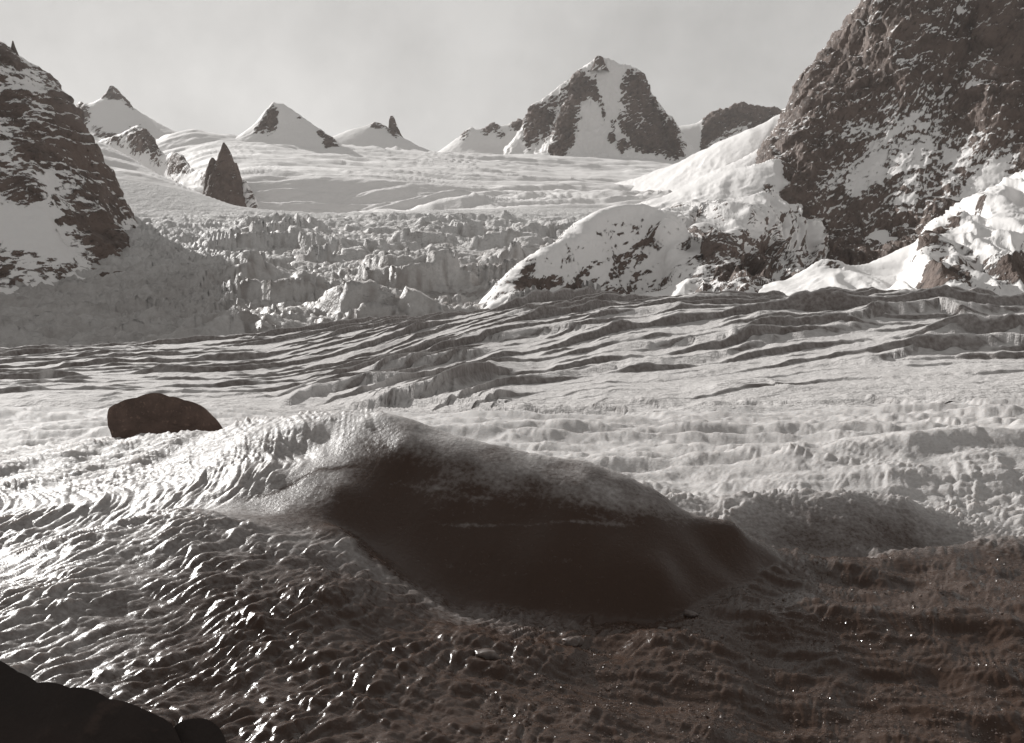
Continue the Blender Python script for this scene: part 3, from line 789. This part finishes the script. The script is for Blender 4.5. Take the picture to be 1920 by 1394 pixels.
# --- low ridge left of the great peak
def rk_d(u, v, n, p):
    top = np.interp(u, [815, 850, 880, 905, 925, 940, 960, 985], [290, 265, 242, 240, 230, 240, 232, 225])
    return 0.03 + 1.0 * sstep(26, 4, v - top) * sstep(850, 885, u) * (0.55 + 0.45 * np.sin(u / 9)) + blobs(u, v, [(940, 255, 12, 9, 0.5)])
pts = jag(line([P(780, 310, 4550), P(818, 288, 4550), P(850, 264, 4600), P(878, 243, 4600), P(905, 240, 4600), P(916, 233, 4600), P(926, 229, 4600), P(940, 238, 4600), P(960, 231, 4600), P(985, 224, 4600), P(1040, 220, 4600)], 6), 6, 1, 872, 1000)
pts += [P(850, 290, 4300), P(920, 275, 4350), P(990, 270, 4350), P(850, 310, 3900), P(950, 310, 3900), P(1040, 310, 3900)]
pts += [Z(820, 5000, 700), Z(920, 5000, 700), Z(1030, 5000, 700)]
mountain('rock_ridge', 'low snowy ridge with a jagged rock crest just left of the great peak', 'mountain', squeeze(pts, 4600, 0.6), 790, 1040, 150, 4180, 4950, 70, M_FAR, 14, 40, rk_d, seed=240)

# --- ridge on the right, behind the snow ramp
def rk_f(u, v, n, p):
    top = np.interp(u, [1270, 1310, 1330, 1350, 1375, 1395, 1420, 1440, 1455, 1465], [240, 236, 216, 206, 196, 192, 202, 206, 200, 212])
    return 0.05 + 0.95 * sstep(72, 25, v - top + 0.15 * (u - 1380)) * sstep(1308, 1328, u) + blobs(u, v, [(1320, 270, 8, 25, 0.6, 10)])
pts = jag(line([P(1200, 250, 4900), P(1270, 238, 4900), P(1310, 235, 4900), P(1328, 216, 4880), P(1350, 204, 4870), P(1362, 207, 4870), P(1376, 194, 4860), P(1385, 198, 4860), P(1396, 191, 4860), P(1420, 202, 4850), P(1440, 206, 4850), P(1448, 199, 4850), P(1460, 199, 4850), P(1468, 214, 4850), P(1540, 240, 4850)], 6), 6, 2, 1315, 1470)
pts += [P(1270, 275, 4500), P(1330, 270, 4550), P(1400, 260, 4550), P(1480, 265, 4550), P(1270, 320, 4000), P(1350, 320, 4000), P(1450, 310, 4100), P(1540, 310, 4100)]
pts += [Z(1220, 5300, 750), Z(1320, 5300, 800), Z(1420, 5300, 800), Z(1520, 5300, 750)]
mountain('rock_ridge', 'dark toothed rock ridge behind the bright snow ramp, right of the great peak', 'mountain', squeeze(pts, 4860, 0.6), 1200, 1530, 190, 4300, 5250, 80, M_FAR, 16, 38, rk_f, seed=250)

# --- the great peak
def rk_e(u, v, n, p):
    return 0.06 + blobs(u, v, [
        (1085, 165, 22, 24, 0.9, -55), (1068, 215, 14, 50, 1.0, 12), (1058, 270, 14, 30, 0.9, 15), (1040, 290, 8, 12, 0.6), (1095, 175, 16, 16, 0.6), (1012, 220, 22, 22, 0.75, -40), (995, 262, 14, 22, 0.75, 15),
        (1028, 240, 10, 30, 0.45, 20), (1040, 190, 12, 12, 0.4), (1116, 180, 6, 22, 0.6, -15), (1131, 210, 5, 22, 0.75, -10), (1150, 235, 6, 10, 0.5), (1148, 262, 8, 12, 0.45),
        (1190, 160, 17, 20, 0.95), (1188, 205, 18, 26, 0.75), (1215, 200, 14, 40, 0.8, -10), (1190, 245, 16, 18, 0.7), (1228, 240, 18, 24, 0.9), (1255, 260, 20, 30, 0.85), (1215, 275, 26, 16, 0.75),
        (1168, 280, 10, 12, 0.45), (1262, 285, 16, 14, 0.7), (1165, 225, 7, 12, 0.45)])
pts = jag(line([P(940, 320, 4150), P(972, 290, 4100), P(978, 268, 4080), P(986, 234, 4050), P(1008, 198, 4030), P(1038, 177, 4020), P(1060, 160, 4010), P(1090, 140, 4000), P(1112, 128, 4000), P(1125, 126, 4000), P(1146, 132, 4000), P(1176, 134, 4000), P(1186, 134, 4000), P(1194, 142, 4000), P(1200, 140, 4000), P(1206, 160, 3990), P(1216, 182, 3980), P(1226, 208, 3970),
             P(1238, 224, 3960), P(1252, 222, 3960), P(1268, 238, 3950), P(1276, 262, 3930), P(1280, 295, 3900), P(1300, 320, 3850)], 6), 8, 3, 1182, 1300)
pts += line([P(1092, 142, 3995), P(1080, 190, 3850), P(1068, 235, 3730), P(1058, 272, 3640), P(1042, 300, 3540), P(1020, 325, 3400)], 16)          # left rib
pts += line([P(1040, 178, 4015), P(1045, 215, 3930), P(1030, 250, 3840), P(1010, 282, 3760), P(990, 300, 3700)], 18)                              # lit flank
pts += line([P(1125, 135, 3995), P(1118, 190, 3890), P(1105, 240, 3790), P(1095, 285, 3650), P(1080, 322, 3400)], 18)                              # snow face
pts += line([P(1190, 142, 3995), P(1184, 190, 3870), P(1190, 235, 3760), P(1205, 275, 3660), P(1215, 310, 3480)], 16)                              # right rib
pts += line([P(1150, 150, 3985), P(1150, 210, 3870), P(1155, 260, 3760), P(1160, 310, 3480)], 20)
pts += line([P(1240, 228, 3950), P(1245, 260, 3850), P(1255, 290, 3760), P(1262, 318, 3550)], 16)
pts += [P(1030, 345, 3000), P(1130, 345, 3000), P(1230, 340, 3000), P(960, 320, 3500), P(1300, 340, 3300)]
pts += [Z(960, 4500, 600), Z(1050, 4500, 640), Z(1150, 4500, 640), Z(1250, 4450, 620), Z(1310, 4300, 600)]
e_peak, _ = mountain('great_peak', 'great rock and snow peak with a blocky summit tower, highest of the far peaks', 'mountain', squeeze(pts, 4000, 0.62), 945, 1305, 260, 3400, 4450, 210, M_FAR, 30, 50, rk_e, seed=260, stretch=1.5, mottle=0.6, ribs=(math.radians(6), 38, 26), ribrock=0.42, base=0.32)
pinnacle('summit_tower', [(106, 1118, 1127), (109, 1116, 1131), (118, 1114, 1133), (126, 1111, 1137), (136, 1106, 1142)], 3992, M_FAR, 12, e_peak, amp=0.04)
pinnacle('needle', [(188, 1226, 1228), (196, 1225, 1229), (210, 1222, 1233), (228, 1218, 1238)], 3955, M_FAR, 13, e_peak, amp=0.05)
pinnacle('needle', [(139, 1198, 1201), (148, 1196, 1203), (160, 1193, 1207)], 3985, M_FAR, 14, e_peak, amp=0.05)
pinnacle('needle', [(130, 1176, 1180), (137, 1174, 1183), (150, 1171, 1187)], 3990, M_FAR, 15, e_peak, amp=0.05)
pinnacle('needle', [(214, 1248, 1251), (222, 1245, 1255), (240, 1240, 1262)], 3950, M_FAR, 16, e_peak, amp=0.05)
pinnacle('needle', [(176, 1214, 1216), (184, 1212, 1218), (198, 1208, 1222)], 3970, M_FAR, 17, e_peak, amp=0.05)

# --- rock spire standing in the snow on the left
spire = bpy.data.objects.new('rock_spire', None)
sc.collection.objects.link(spire)
spire.location = (0, 0, 0)
tag(spire, 'dark pointed rock spire standing alone in the snow below the pointed peak', 'rock spire')
pinnacle('main_tooth', [(268, 418, 421), (274, 416, 425), (284, 413, 430), (292, 410, 434), (312, 404, 441), (336, 394, 450), (365, 388, 453), (395, 380, 462), (420, 376, 470)], 1840, M_MID, 21, spire, amp=0.06)
pinnacle('side_tooth', [(296, 397, 400), (302, 393, 405), (318, 388, 412), (345, 384, 414), (390, 378, 418)], 1850, M_MID, 22, spire, amp=0.06)
pinnacle('side_tooth', [(306, 441, 444), (316, 437, 447), (335, 432, 452), (370, 430, 458), (410, 430, 480)], 1845, M_MID, 23, spire, amp=0.06)
pinnacle('foot_rock', [(338, 456, 460), (352, 452, 468), (375, 450, 478), (400, 448, 486), (425, 440, 490)], 1850, M_MID, 24, spire, amp=0.10, rock=0.6)

# --- dark mountain on the left edge
def rk_l(u, v, n, p):
    edge = np.interp(v, [80, 105, 160, 205, 265, 335, 370, 440, 470], [0, 40, 100, 130, 165, 208, 205, 222, 228])
    return 0.38 + 0.24 * sstep(75, 5, edge - u) + blobs(u, v, [(80, 275, 70, 40, 0.40, 35), (30, 350, 45, 60, 0.42), (150, 400, 50, 50, 0.34, 40), (195, 440, 24, 36, 0.4), (0, 520, 45, 40, 0.22), (95, 500, 40, 12, 0.25, 35),
        (20, 220, 60, 18, 0.1, 35), (60, 150, 40, 26, -0.25, 40), (30, 430, 60, 26, -0.45, 20), (120, 470, 40, 20, -0.2), (60, 560, 60, 20, -0.3), (90, 340, 22, 10, -0.3, 35), (10, 115, 25, 12, 0.3, 30), (170, 330, 20, 50, 0.15, -35)])
sk = [P(-420, -330, 1500), P(-260, -210, 1450), P(-120, -40, 1420), P(-40, 55, 1400), P(0, 80, 1400), P(20, 88, 1400), P(42, 108, 1400), P(58, 126, 1400), P(80, 142, 1400), P(100, 160, 1400), P(128, 203, 1390), P(150, 243, 1380), P(165, 265, 1370), P(190, 302, 1340), P(210, 338, 1310)]
pts = line(sk, 16)
pts += line([P(210, 338, 1310), P(204, 362, 1260), P(214, 400, 1200), P(224, 440, 1130), P(230, 478, 1080)], 16)
pts += line([P(230, 478, 1080), P(150, 530, 960), P(60, 580, 860), P(0, 610, 790), P(-200, 640, 720), P(-420, 650, 700)], 40)
pts += [P(0, 200, 1240), P(0, 330, 1090), P(0, 470, 950), P(100, 260, 1230), P(100, 360, 1150), P(110, 460, 1040), P(170, 330, 1240), P(180, 430, 1120), P(-200, 100, 1220), P(-200, 300, 1020), P(-200, 480, 850), P(-400, 200, 1150), P(-400, 450, 850)]
pts += line([P(50, 125, 1380), P(75, 230, 1240), P(60, 320, 1110), P(90, 420, 1030), P(60, 520, 920)], 24)
pts += [P(250, 520, 980), P(150, 580, 830), P(0, 670, 640), P(-300, 690, 600), Z(270, 1200, 60), Z(260, 1400, 120), Z(240, 1600, 160)]
pts += [Z(-400, 2000, 300), Z(-150, 2000, 260), Z(50, 1900, 200), Z(150, 1800, 180)]
l_mt, _ = mountain('rocky_mountainside', 'steep dark mountainside streaked with snow along the left edge', 'mountain', pts, -430, 262, 290, 620, 1950, 270, M_MID, 17, 70, rk_l, seed=270, wd=0.05, mottle=0.6, buttress=0.6)
pinnacle('pinnacle', [(77, 23, 25), (84, 22, 27), (95, 20, 31), (110, 14, 36)], 1395, M_MID, 31, l_mt, amp=0.05)

# --- right cliff
def rk_i(u, v, n, p):
    r = 0.64 + blobs(u, v, [(1780, 40, 70, 22, -0.22, -45), (1845, 120, 40, 14, -0.2, -45), (1720, 290, 34, 60, -0.20, 30), (1620, 330, 18, 60, -0.22, 25), (1540, 380, 25, 40, -0.12), (1800, 290, 60, 30, -0.22, -35), (1490, 230, 25, 20, -0.1), (1840, 160, 30, 10, -0.25, -20),
        (1700, 370, 50, 20, -0.25, -20), (1850, 330, 60, 18, -0.5, -35), (1600, 80, 12, 60, 0.2, 20), (1660, 150, 60, 60, 0.08), (1502, 370, 26, 85, 0.45, 12), (1560, 250, 30, 60, 0.12, 20), (1880, 90, 30, 60, 0.15)])
    return r
pts = jag(line([P(1380, 330, 1560), P(1418, 304, 1540), P(1440, 264, 1520), P(1476, 226, 1500), P(1480, 196, 1500), P(1498, 162, 1490), P(1514, 143, 1480), P(1548, 133, 1470), P(1562, 120, 1465), P(1590, 76, 1460), P(1608, 56, 1455), P(1616, 10, 1450), P(1622, -60, 1450), P(1690, -160, 1480), P(1800, -230, 1500), P(1950, -300, 1500), P(2250, -330, 1500)], 10), 7, 6, 1420, 1700)
pts += line([P(1560, 130, 1450), P(1512, 240, 1370), P(1494, 310, 1308), P(1474, 385, 1222), P(1460, 450, 1125), P(1454, 490, 1010)], 16)
pts += line([P(1450, 300, 1500), P(1420, 320, 1480), P(1400, 350, 1440)], 20)
pts += line([P(1450, 514, 960), P(1510, 494, 1060), P(1570, 472, 1135), P(1640, 440, 1165), P(1720, 440, 1120), P(1780, 405, 1120), P(1860, 360, 1130), P(1930, 330, 1120), P(2150, 300, 1100)], 30)
pts += line([P(1600, 100, 1440), P(1575, 250, 1330), P(1560, 350, 1260), P(1545, 450, 1190)], 24)
pts += line([P(1640, 30, 1430), P(1650, 200, 1330), P(1640, 320, 1250), P(1620, 420, 1185)], 24)
pts += line([P(1720, -80, 1430), P(1710, 120, 1340), P(1690, 260, 1270), P(1700, 400, 1160)], 24)
pts += line([P(1780, -100, 1440), P(1800, 80, 1360), P(1770, 220, 1290), P(1770, 350, 1180)], 24)
pts += line([P(1880, -150, 1430), P(1860, 60, 1320), P(1850, 200, 1240), P(1850, 320, 1170)], 24)
pts += line([P(2050, -150, 1430), P(2000, 60, 1320), P(1980, 200, 1220)], 30)
pts += [P(1560, 560, 980), P(1650, 560, 960), P(1760, 540, 950), P(1900, 480, 950), P(2150, 460, 950), P(1450, 600, 950)]
pts += [Z(1400, 1900, 250), Z(1600, 1900, 300), Z(1850, 2000, 400), Z(2150, 2000, 400)]
pts = [(u_ + 28 * sstep(230, 60, VH - F * z_ / Y_), Y_ * 1.14, z_ * 1.14) for u_, Y_, z_ in pts]
mountain('rock_cliff', 'towering dark rock cliff dusted with snow in the upper right corner', 'cliff', pts, 1375, 2140, 360, 1090, 2140, 340, M_CLIFF, 18, 78, rk_i, seed=280, stretch=1.3, wd=0.02, mottle=0.55, buttress=0.8, dip=60, ew=0.6)

# --- snow apron, snowy ramp and spur between the cliff and the glacier
def rk_g(u, v, n, p):
    r = 0.18 + 0.18 * sstep(1260, 1200, u) * sstep(400, 430, v) + 0.26 * sstep(340, 410, v) * sstep(1240, 1330, u) - 0.1 * sstep(320, 290, v)
    r = r + blobs(u, v, [(1215, 445, 26, 12, 0.30, -45), (1190, 410, 14, 8, 0.3, -45), (1000, 545, 34, 24, 0.50, -30), (985, 525, 12, 26, 0.4, 20), (1075, 558, 30, 16, 0.45), (1150, 550, 24, 12, 0.25), (1090, 510, 30, 10, 0.25, -30), (1160, 500, 24, 10, 0.25, -40), (1130, 545, 20, 8, 0.2),
        (1310, 440, 14, 10, 0.3), (1330, 330, 30, 8, 0.2, -25), (1270, 395, 24, 6, 0.35, -25), (1390, 545, 40, 20, 0.5), (1420, 500, 30, 18, 0.4, -30), (1345, 500, 22, 30, 0.35, -40), (1440, 355, 10, 10, 0.4), (1450, 440, 20, 30, 0.25), (1240, 540, 24, 12, 0.3, -35), (1380, 420, 10, 50, -0.3, 28), (1300, 350, 40, 12, -0.2, -25), (1100, 480, 50, 12, -0.1, -30)])
    return r
pts = line([P(1130, 350, 2450), P(1200, 335, 2350), P(1280, 302, 2250), P(1340, 272, 2200), P(1400, 246, 2150), P(1475, 211, 2100)], 24)
pts += [P(1150, 400, 1560), P(1230, 378, 1580), P(1300, 345, 1650), P(1380, 310, 1700), P(1450, 275, 1720), P(1500, 262, 1650)]
pts += [P(1260, 400, 1380), P(1320, 385, 1400), P(1400, 350, 1440), P(1460, 320, 1480)]
# knoll
pts += [Z(845, Y_, z_) for Y_, z_ in ((560, -25), (650, -20), (720, -10), (800, 5), (900, 15), (1000, 25))]
pts += line([Z(890, 690, 2), P(930, 576, 720), P(960, 530, 760), P(990, 497, 800), P(1040, 478, 830), P(1090, 452, 860), P(1140, 412, 900), P(1170, 398, 915), P(1200, 387, 925), P(1222, 392, 930), P(1238, 425, 918), P(1262, 470, 892), P(1290, 520, 862)], 16)
pts += [P(1020, 562, 778), P(1100, 572, 812), P(1180, 562, 862), P(1150, 490, 888), P(1210, 470, 906), P(1080, 520, 838), P(1240, 560, 880)]
pts += [Z(1000, 1000, 60), Z(1100, 1080, 75), Z(1200, 1120, 110), Z(930, 900, 20), Z(1260, 1050, 118)]
# ribs on the lit slope
pts += line([P(1290, 400, 1200), P(1284, 430, 1090)], 24)
pts += line([P(1380, 375, 1200), P(1340, 430, 1060), P(1310, 490, 920), P(1280, 550, 780)], 24)
pts += line([P(1450, 360, 1230), P(1420, 400, 1120), P(1370, 470, 950), P(1330, 560, 770)], 24)
pts += line([P(1350, 395, 1180), P(1312, 440, 1070), P(1290, 480, 990)], 24)
pts += line([P(1440, 420, 1130), P(1400, 470, 1000), P(1370, 540, 830)], 24)
pts += [P(1480, 530, 900), P(1440, 560, 760), P(1500, 570, 780)]
pts += [Z(u, 560, -14) for u in range(850, 1600, 120)] + [Z(u, 480, -20) for u in range(850, 1600, 120)]
pts += [Z(u_, Y_, z_) for u_ in (880, 960, 1030, 1090) for Y_, z_ in ((1150, 40), (1400, 80), (1700, 130), (2100, 230), (2500, 280))]
pts += [P(1425, 316, 1560), P(1455, 306, 1545), P(1486, 296, 1525), P(1482, 345, 1440), P(1466, 390, 1380), P(1452, 450, 1270), P(1450, 500, 1100), P(1545, 470, 1330), P(1545, 492, 1200), P(1545, 520, 1060), P(1545, 550, 900), P(1545, 440, 1440), Z(1545, 1600, 170), Z(1545, 700, 10), Z(1545, 1800, 240)]
pts += [Z(1150, 2700, 330), Z(1300, 2700, 380), Z(1450, 2600, 420), Z(1560, 2500, 440)]
mountain('snow_slope', 'sunlit snowy mountain flank with a shaded rocky knoll, rising from the glacier to the cliff', 'mountain', pts, 850, 1540, 410, 500, 2650, 270, M_NEAR, 9, 34, rk_g, seed=290, wd=0.03, base=lambda u, v: 0.10 + 0.6 * sstep(365, 430, v) * sstep(1215, 1260, u - 0.4 * (v - 480)), ribs=(math.radians(33), 30, 30))

# --- snow apron below the cliff and the bright slope on the right edge
def rk_j(u, v, n, p):
    r = 0.10 + 0.22 * sstep(430, 500, v) * sstep(1650, 1750, u) + blobs(u, v, [(1545, 500, 20, 6, 0.4, 10), (1570, 505, 22, 8, 0.5, 20), (1755, 465, 28, 12, 0.7, -50), (1790, 440, 30, 6, 0.5, -30), (1850, 405, 30, 5, 0.4, -30), (1770, 560, 34, 12, 0.7), (1600, 555, 50, 10, 0.2),
        (1860, 520, 40, 6, 0.35, -25), (1900, 550, 30, 14, 0.5), (1760, 530, 14, 34, 0.25, 30), (1870, 460, 40, 30, -0.3, -35), (1720, 545, 40, 10, -0.3), (1640, 540, 20, 8, 0.3)])
    return r
pts = line([P(1430, 590, 640), P(1455, 568, 660), P(1500, 530, 690), P(1545, 490, 720), P(1575, 497, 720), P(1610, 515, 715), P(1660, 517, 710), P(1705, 518, 700)], 18)
pts += line([P(1705, 518, 700), P(1735, 480, 740), P(1750, 450, 780), P(1800, 422, 830), P(1860, 385, 880), P(1930, 345, 930), P(2150, 300, 1000)], 18)
pts += [P(1500, 575, 600), P(1560, 560, 620), P(1640, 560, 620), P(1720, 565, 600), P(1800, 560, 600), P(1920, 560, 600), P(2150, 560, 600), P(1560, 525, 670)]
pts += line([P(1760, 470, 740), P(1730, 520, 670), P(1710, 555, 620)], 20)
pts += line([P(1830, 430, 800), P(1800, 490, 710), P(1770, 550, 620)], 20)
pts += line([P(1900, 400, 830), P(1860, 470, 730), P(1840, 540, 630)], 20)
pts += [P(1850, 450, 770), P(1900, 470, 720), P(1780, 510, 690), P(1950, 430, 780), P(2100, 420, 780)]
pts += [Z(1600, 950, 40), Z(1680, 950, 42), P(1580, 516, 1210), P(1640, 522, 1210), P(1700, 510, 1225), P(1620, 470, 1275), P(1680, 440, 1315), P(1750, 412, 1320), P(1580, 485, 1270), P(1800, 405, 1290), P(1900, 350, 1280), P(2150, 310, 1300), P(1500, 560, 800), P(1640, 435, 1330), P(1700, 415, 1350), P(1560, 475, 1340)]
pts += [Z(u, 520, -14) for u in range(1400, 2300, 120)] + [Z(u, 450, -20) for u in range(1400, 2300, 120)]
pts += [Z(1450, 1400, 60), Z(1560, 1450, 100), Z(1700, 1470, 150), Z(1850, 1470, 180), Z(2150, 1480, 190)]
mountain('snow_slope', 'bright ribbed snow slope with a snow cone, under the dark cliff on the right edge', 'mountain', pts, 1425, 2120, 360, 470, 1440, 200, M_NEAR, 8, 30, rk_j, seed=300, wd=0.04, base=lambda u, v: 0.06 + 0.6 * sstep(1690, 1740, u + 0.5 * (v - 500)) * sstep(340, 400, v + 0.5 * (u - 1850)) + 0.15 * sstep(500, 540, v), ribs=(math.radians(28), 28, 24))

# ------------------------------------------------------------------ boulders
def boulder(name, outline, Y, depth, seed, mat, amp, lean=0.0, taper=0.5):
    """a rock whose outline is given by picture points; thick, faceted, all round"""
    px = Y / F
    o_ = np.array(outline, float)
    c = o_.mean(0)
    ang = np.arctan2(-(o_[:, 1] - c[1]), o_[:, 0] - c[0]); rad = np.hypot(o_[:, 0] - c[0], o_[:, 1] - c[1])
    s = np.argsort(ang); ang = ang[s]; rad = rad[s]
    ang = np.r_[ang - 2 * np.pi, ang, ang + 2 * np.pi]; rad = np.r_[rad, rad, rad]
    na = 140
    th = np.linspace(-np.pi, np.pi, na)
    R = np.interp(th, ang, rad) * px
    tb = np.linspace(0.1, 1, 9)
    kf = np.array([0, 0.12, 0.25, 0.38, 0.5, 0.62, 0.73, 0.82, 0.89, 0.94, 0.975, 0.995, 1.0])
    kk = np.r_[kf, 1 - taper * tb ** 1.2, [0.0]]
    yy = np.r_[-0.05 * R.mean() * (1 - kf ** 2), depth * 2 * tb, [depth * 2.1]]
    x = R * np.cos(th) * kk[:, None]; z = R * np.sin(th) * kk[:, None]; y = yy[:, None] + 0 * x
    p = np.stack([x, y, z], -1)
    w = 0.55 * (rad.mean() * px)
    d = ridged3(p[..., 0] / w, p[..., 1] / w, p[..., 2] / w, 4, seed)
    p = p * (1 + amp * d[..., None] * np.minimum(kk * 4, 1)[:, None, None])
    p[..., 1] += 3 * amp * R.mean() * fbm3(p[..., 0] / w, p[..., 1] / w + 4, p[..., 2] / w, 3, seed + 1)
    p[:, -1] = p[:, 0]
    if lean:                                   # its face slopes back
        oy = p[..., 2] * lean
        g_ = (Y + oy) / Y
        p = np.stack([p[..., 0] * g_ + (c[0] - 960) * px * (g_ - 1), p[..., 1] + oy, p[..., 2] * g_ + (VH - c[1]) * px * (g_ - 1)], -1)
    ob = grid_mesh(name, p, mat)
    ob.location = ((c[0] - 960) * px, Y, (VH - c[1]) * px)
    return ob

M_STONE = stone_material('boulder_stone', (0.105, 0.070, 0.056), 3.0)
b = boulder('boulder', [(203, 766), (222, 757), (258, 747), (315, 745), (345, 752), (372, 760), (395, 780), (418, 806), (400, 830), (340, 848), (260, 855), (222, 842), (208, 810)], 12.2, 0.35, 61, M_STONE, 0.030, lean=0.12, taper=0.45)
tag(b, 'dark brown flat-topped boulder lying on the ice crest', 'boulder')
M_STONE2 = stone_material('dark_stone', (0.022, 0.014, 0.011), 1.2)
b = boulder('dark_rock', [(-260, 1300), (-150, 1235), (0, 1240), (30, 1262), (70, 1282), (130, 1290), (200, 1312), (270, 1332), (320, 1358), (345, 1420), (330, 1520), (100, 1600), (-200, 1560)], 4.3, 0.08, 62, M_STONE2, 0.016, lean=0.3, taper=0.85)
tag(b, 'big smooth blackish rock in the bottom left corner', 'rock')
b = boulder('dark_rock', [(318, 1380), (335, 1356), (365, 1348), (395, 1352), (415, 1372), (424, 1400), (420, 1470), (370, 1500), (320, 1460)], 4.3, 0.05, 63, M_STONE2, 0.012, lean=0.3, taper=0.85)
tag(b, 'small blackish rock cut by the bottom edge, beside the big corner rock', 'rock')

# ------------------------------------------------------------------ loose ice lying on the near surface
rs = np.random.RandomState(11)
def near_height(u, Y):
    u = np.asarray(u, float)[None, :]; Y = np.asarray(Y, float)[None, :]
    return near_relief(u, Y, near(u, Y))[0][0]

m, nt, bs_ = nodes('ice_crystal')
bs_.inputs['Base Color'].default_value = (0.15, 0.115, 0.10, 1); bs_.inputs['Roughness'].default_value = 0.18; bs_.inputs['IOR'].default_value = 1.31
MAT_GRAIN = m
n_gr = 42000
gu = rs.uniform(380, 1990, n_gr); gY = np.exp(rs.uniform(math.log(5.2), math.log(10.6), n_gr))
dens = fbm2(gu / 90, gY / 0.5, 3, 91)
ok = (dens > 0.05) | (rs.rand(n_gr) < 0.15)
ok &= (gu > 1050) | (gY < 8.0)
gu, gY = gu[ok], gY[ok]
gz, gcr = [q[0] for q in near_relief(gu[None, :], gY[None, :], near(gu[None, :], gY[None, :]))]
sel = (gcr < 0.10) & (gu > 900)
gu, gY, gz = gu[sel], gY[sel], gz[sel]
vp = VH - F * gz / gY
hum = (gu > 640) & (gu < 1475) & (vp < np.interp(gu, [640, 850, 1000, 1230, 1310, 1400, 1475], [985, 1122, 1158, 1162, 1135, 1098, 1050]) + 6)
gu, gY, gz = gu[~hum], gY[~hum], gz[~hum]
octa = np.array([(1, 0, 0), (-1, 0, 0), (0, 1, 0), (0, -1, 0), (0, 0, 1), (0, 0, -1)], float)
tris = np.array([(0, 2, 4), (2, 1, 4), (1, 3, 4), (3, 0, 4), (2, 0, 5), (1, 2, 5), (3, 1, 5), (0, 3, 5)])
k_ = len(gu)
Q = np.linalg.qr(rs.normal(size=(k_, 3, 3)))[0]
size = rs.lognormal(math.log(0.0042), 0.45, k_)[:, None, None] * rs.uniform(0.6, 1.3, (k_, 1, 3))
vv_ = np.einsum('nij,nkj->nki', Q, octa[None] * size) + np.stack([gY * (gu - 960) / F, gY, gz], -1)[:, None, :]
me = bpy.data.meshes.new('ice_grains')
me.from_pydata(vv_.reshape(-1, 3).tolist(), [], (tris[None] + (np.arange(k_) * 6)[:, None, None]).reshape(-1, 3).tolist())
me.materials.append(MAT_GRAIN)
o = bpy.data.objects.new('ice_grains', me); sc.collection.objects.link(o)
tag(o, 'glittering loose ice grains strewn over the dark near ice', 'ice grains', 'stuff')

def ice_chunk(u, Y, w, h, d, seed, label):
    na, nb = 26, 16
    th = np.linspace(-np.pi, np.pi, na)[None, :]; ph = np.linspace(-np.pi / 2, np.pi / 2, nb)[:, None]
    c_, s_ = np.cos(th), np.sin(th)
    sq = lambda t, e: np.sign(t) * np.abs(t) ** e
    p = np.stack([sq(np.cos(ph), 0.6) * sq(c_, 0.7) * w, sq(np.cos(ph), 0.6) * sq(s_, 0.7) * d, sq(np.sin(ph), 0.7) * h + 0 * th], -1)
    p = p * (1 + 0.5 * fbm3(p[..., 0] / w * 0.9 + seed, p[..., 1] / d * 0.9, p[..., 2] / h * 0.9, 3, seed))[..., None]
    p[:, -1] = p[:, 0]
    o = grid_mesh('ice_chunk', p, MAT_ICE, {'crust_shade': np.full(p.shape[:2], 0.22)})
    zz = near_height(np.array([float(u)]), np.array([float(Y)]))[0]
    o.location = (Y * (u - 960) / F, Y, zz + h * 0.15)
    o.rotation_euler = (0.12, -0.1, seed * 0.7)
    return tag(o, label, 'ice chunk', None, 'loose ice chunks on the near ice')
ice_chunk(1295, 8.0, 0.052, 0.026, 0.04, 3, 'pale ice chunk lying at the right foot of the dark hummock')
ice_chunk(1243, 7.75, 0.040, 0.014, 0.04, 4, 'flat pale ice chip beside the foot of the hummock, next to a taller chunk')
ice_chunk(912, 6.75, 0.075, 0.032, 0.06, 5, 'long pale ice chunk lying in a dark hollow below the hummock')
ice_chunk(1075, 7.35, 0.080, 0.034, 0.06, 6, 'blocky pale ice chunk just below the middle of the hummock foot')

# ------------------------------------------------------------------ thin air haze over the valley
hz = bpy.data.meshes.new('haze')
X0, X1, Y0, Y1, Z0, Z1 = -5200.0, 5200.0, -300.0, 5700.0, -80.0, 1400.0
hz.from_pydata([(x_, y_, z_) for z_ in (Z0, Z1) for y_ in (Y0, Y1) for x_ in (X0, X1)], [], [(0, 2, 3, 1), (4, 5, 7, 6), (0, 1, 5, 4), (2, 6, 7, 3), (0, 4, 6, 2), (1, 3, 7, 5)])
hm = bpy.data.materials.new('haze'); hm.use_nodes = True
hn = hm.node_tree.nodes; hn.clear()
ho = hn.new('ShaderNodeOutputMaterial'); hv = hn.new('ShaderNodeVolumePrincipled')
hv.inputs['Color'].default_value = (0.95, 0.935, 0.92, 1); hv.inputs['Density'].default_value = 0.000018; hv.inputs['Anisotropy'].default_value = 0.3
hm.node_tree.links.new(hv.outputs[0], ho.inputs['Volume'])
hz.materials.append(hm)
o = bpy.data.objects.new('haze', hz); sc.collection.objects.link(o)
tag(o, 'thin pale haze in the air of the valley', 'haze', 'stuff')
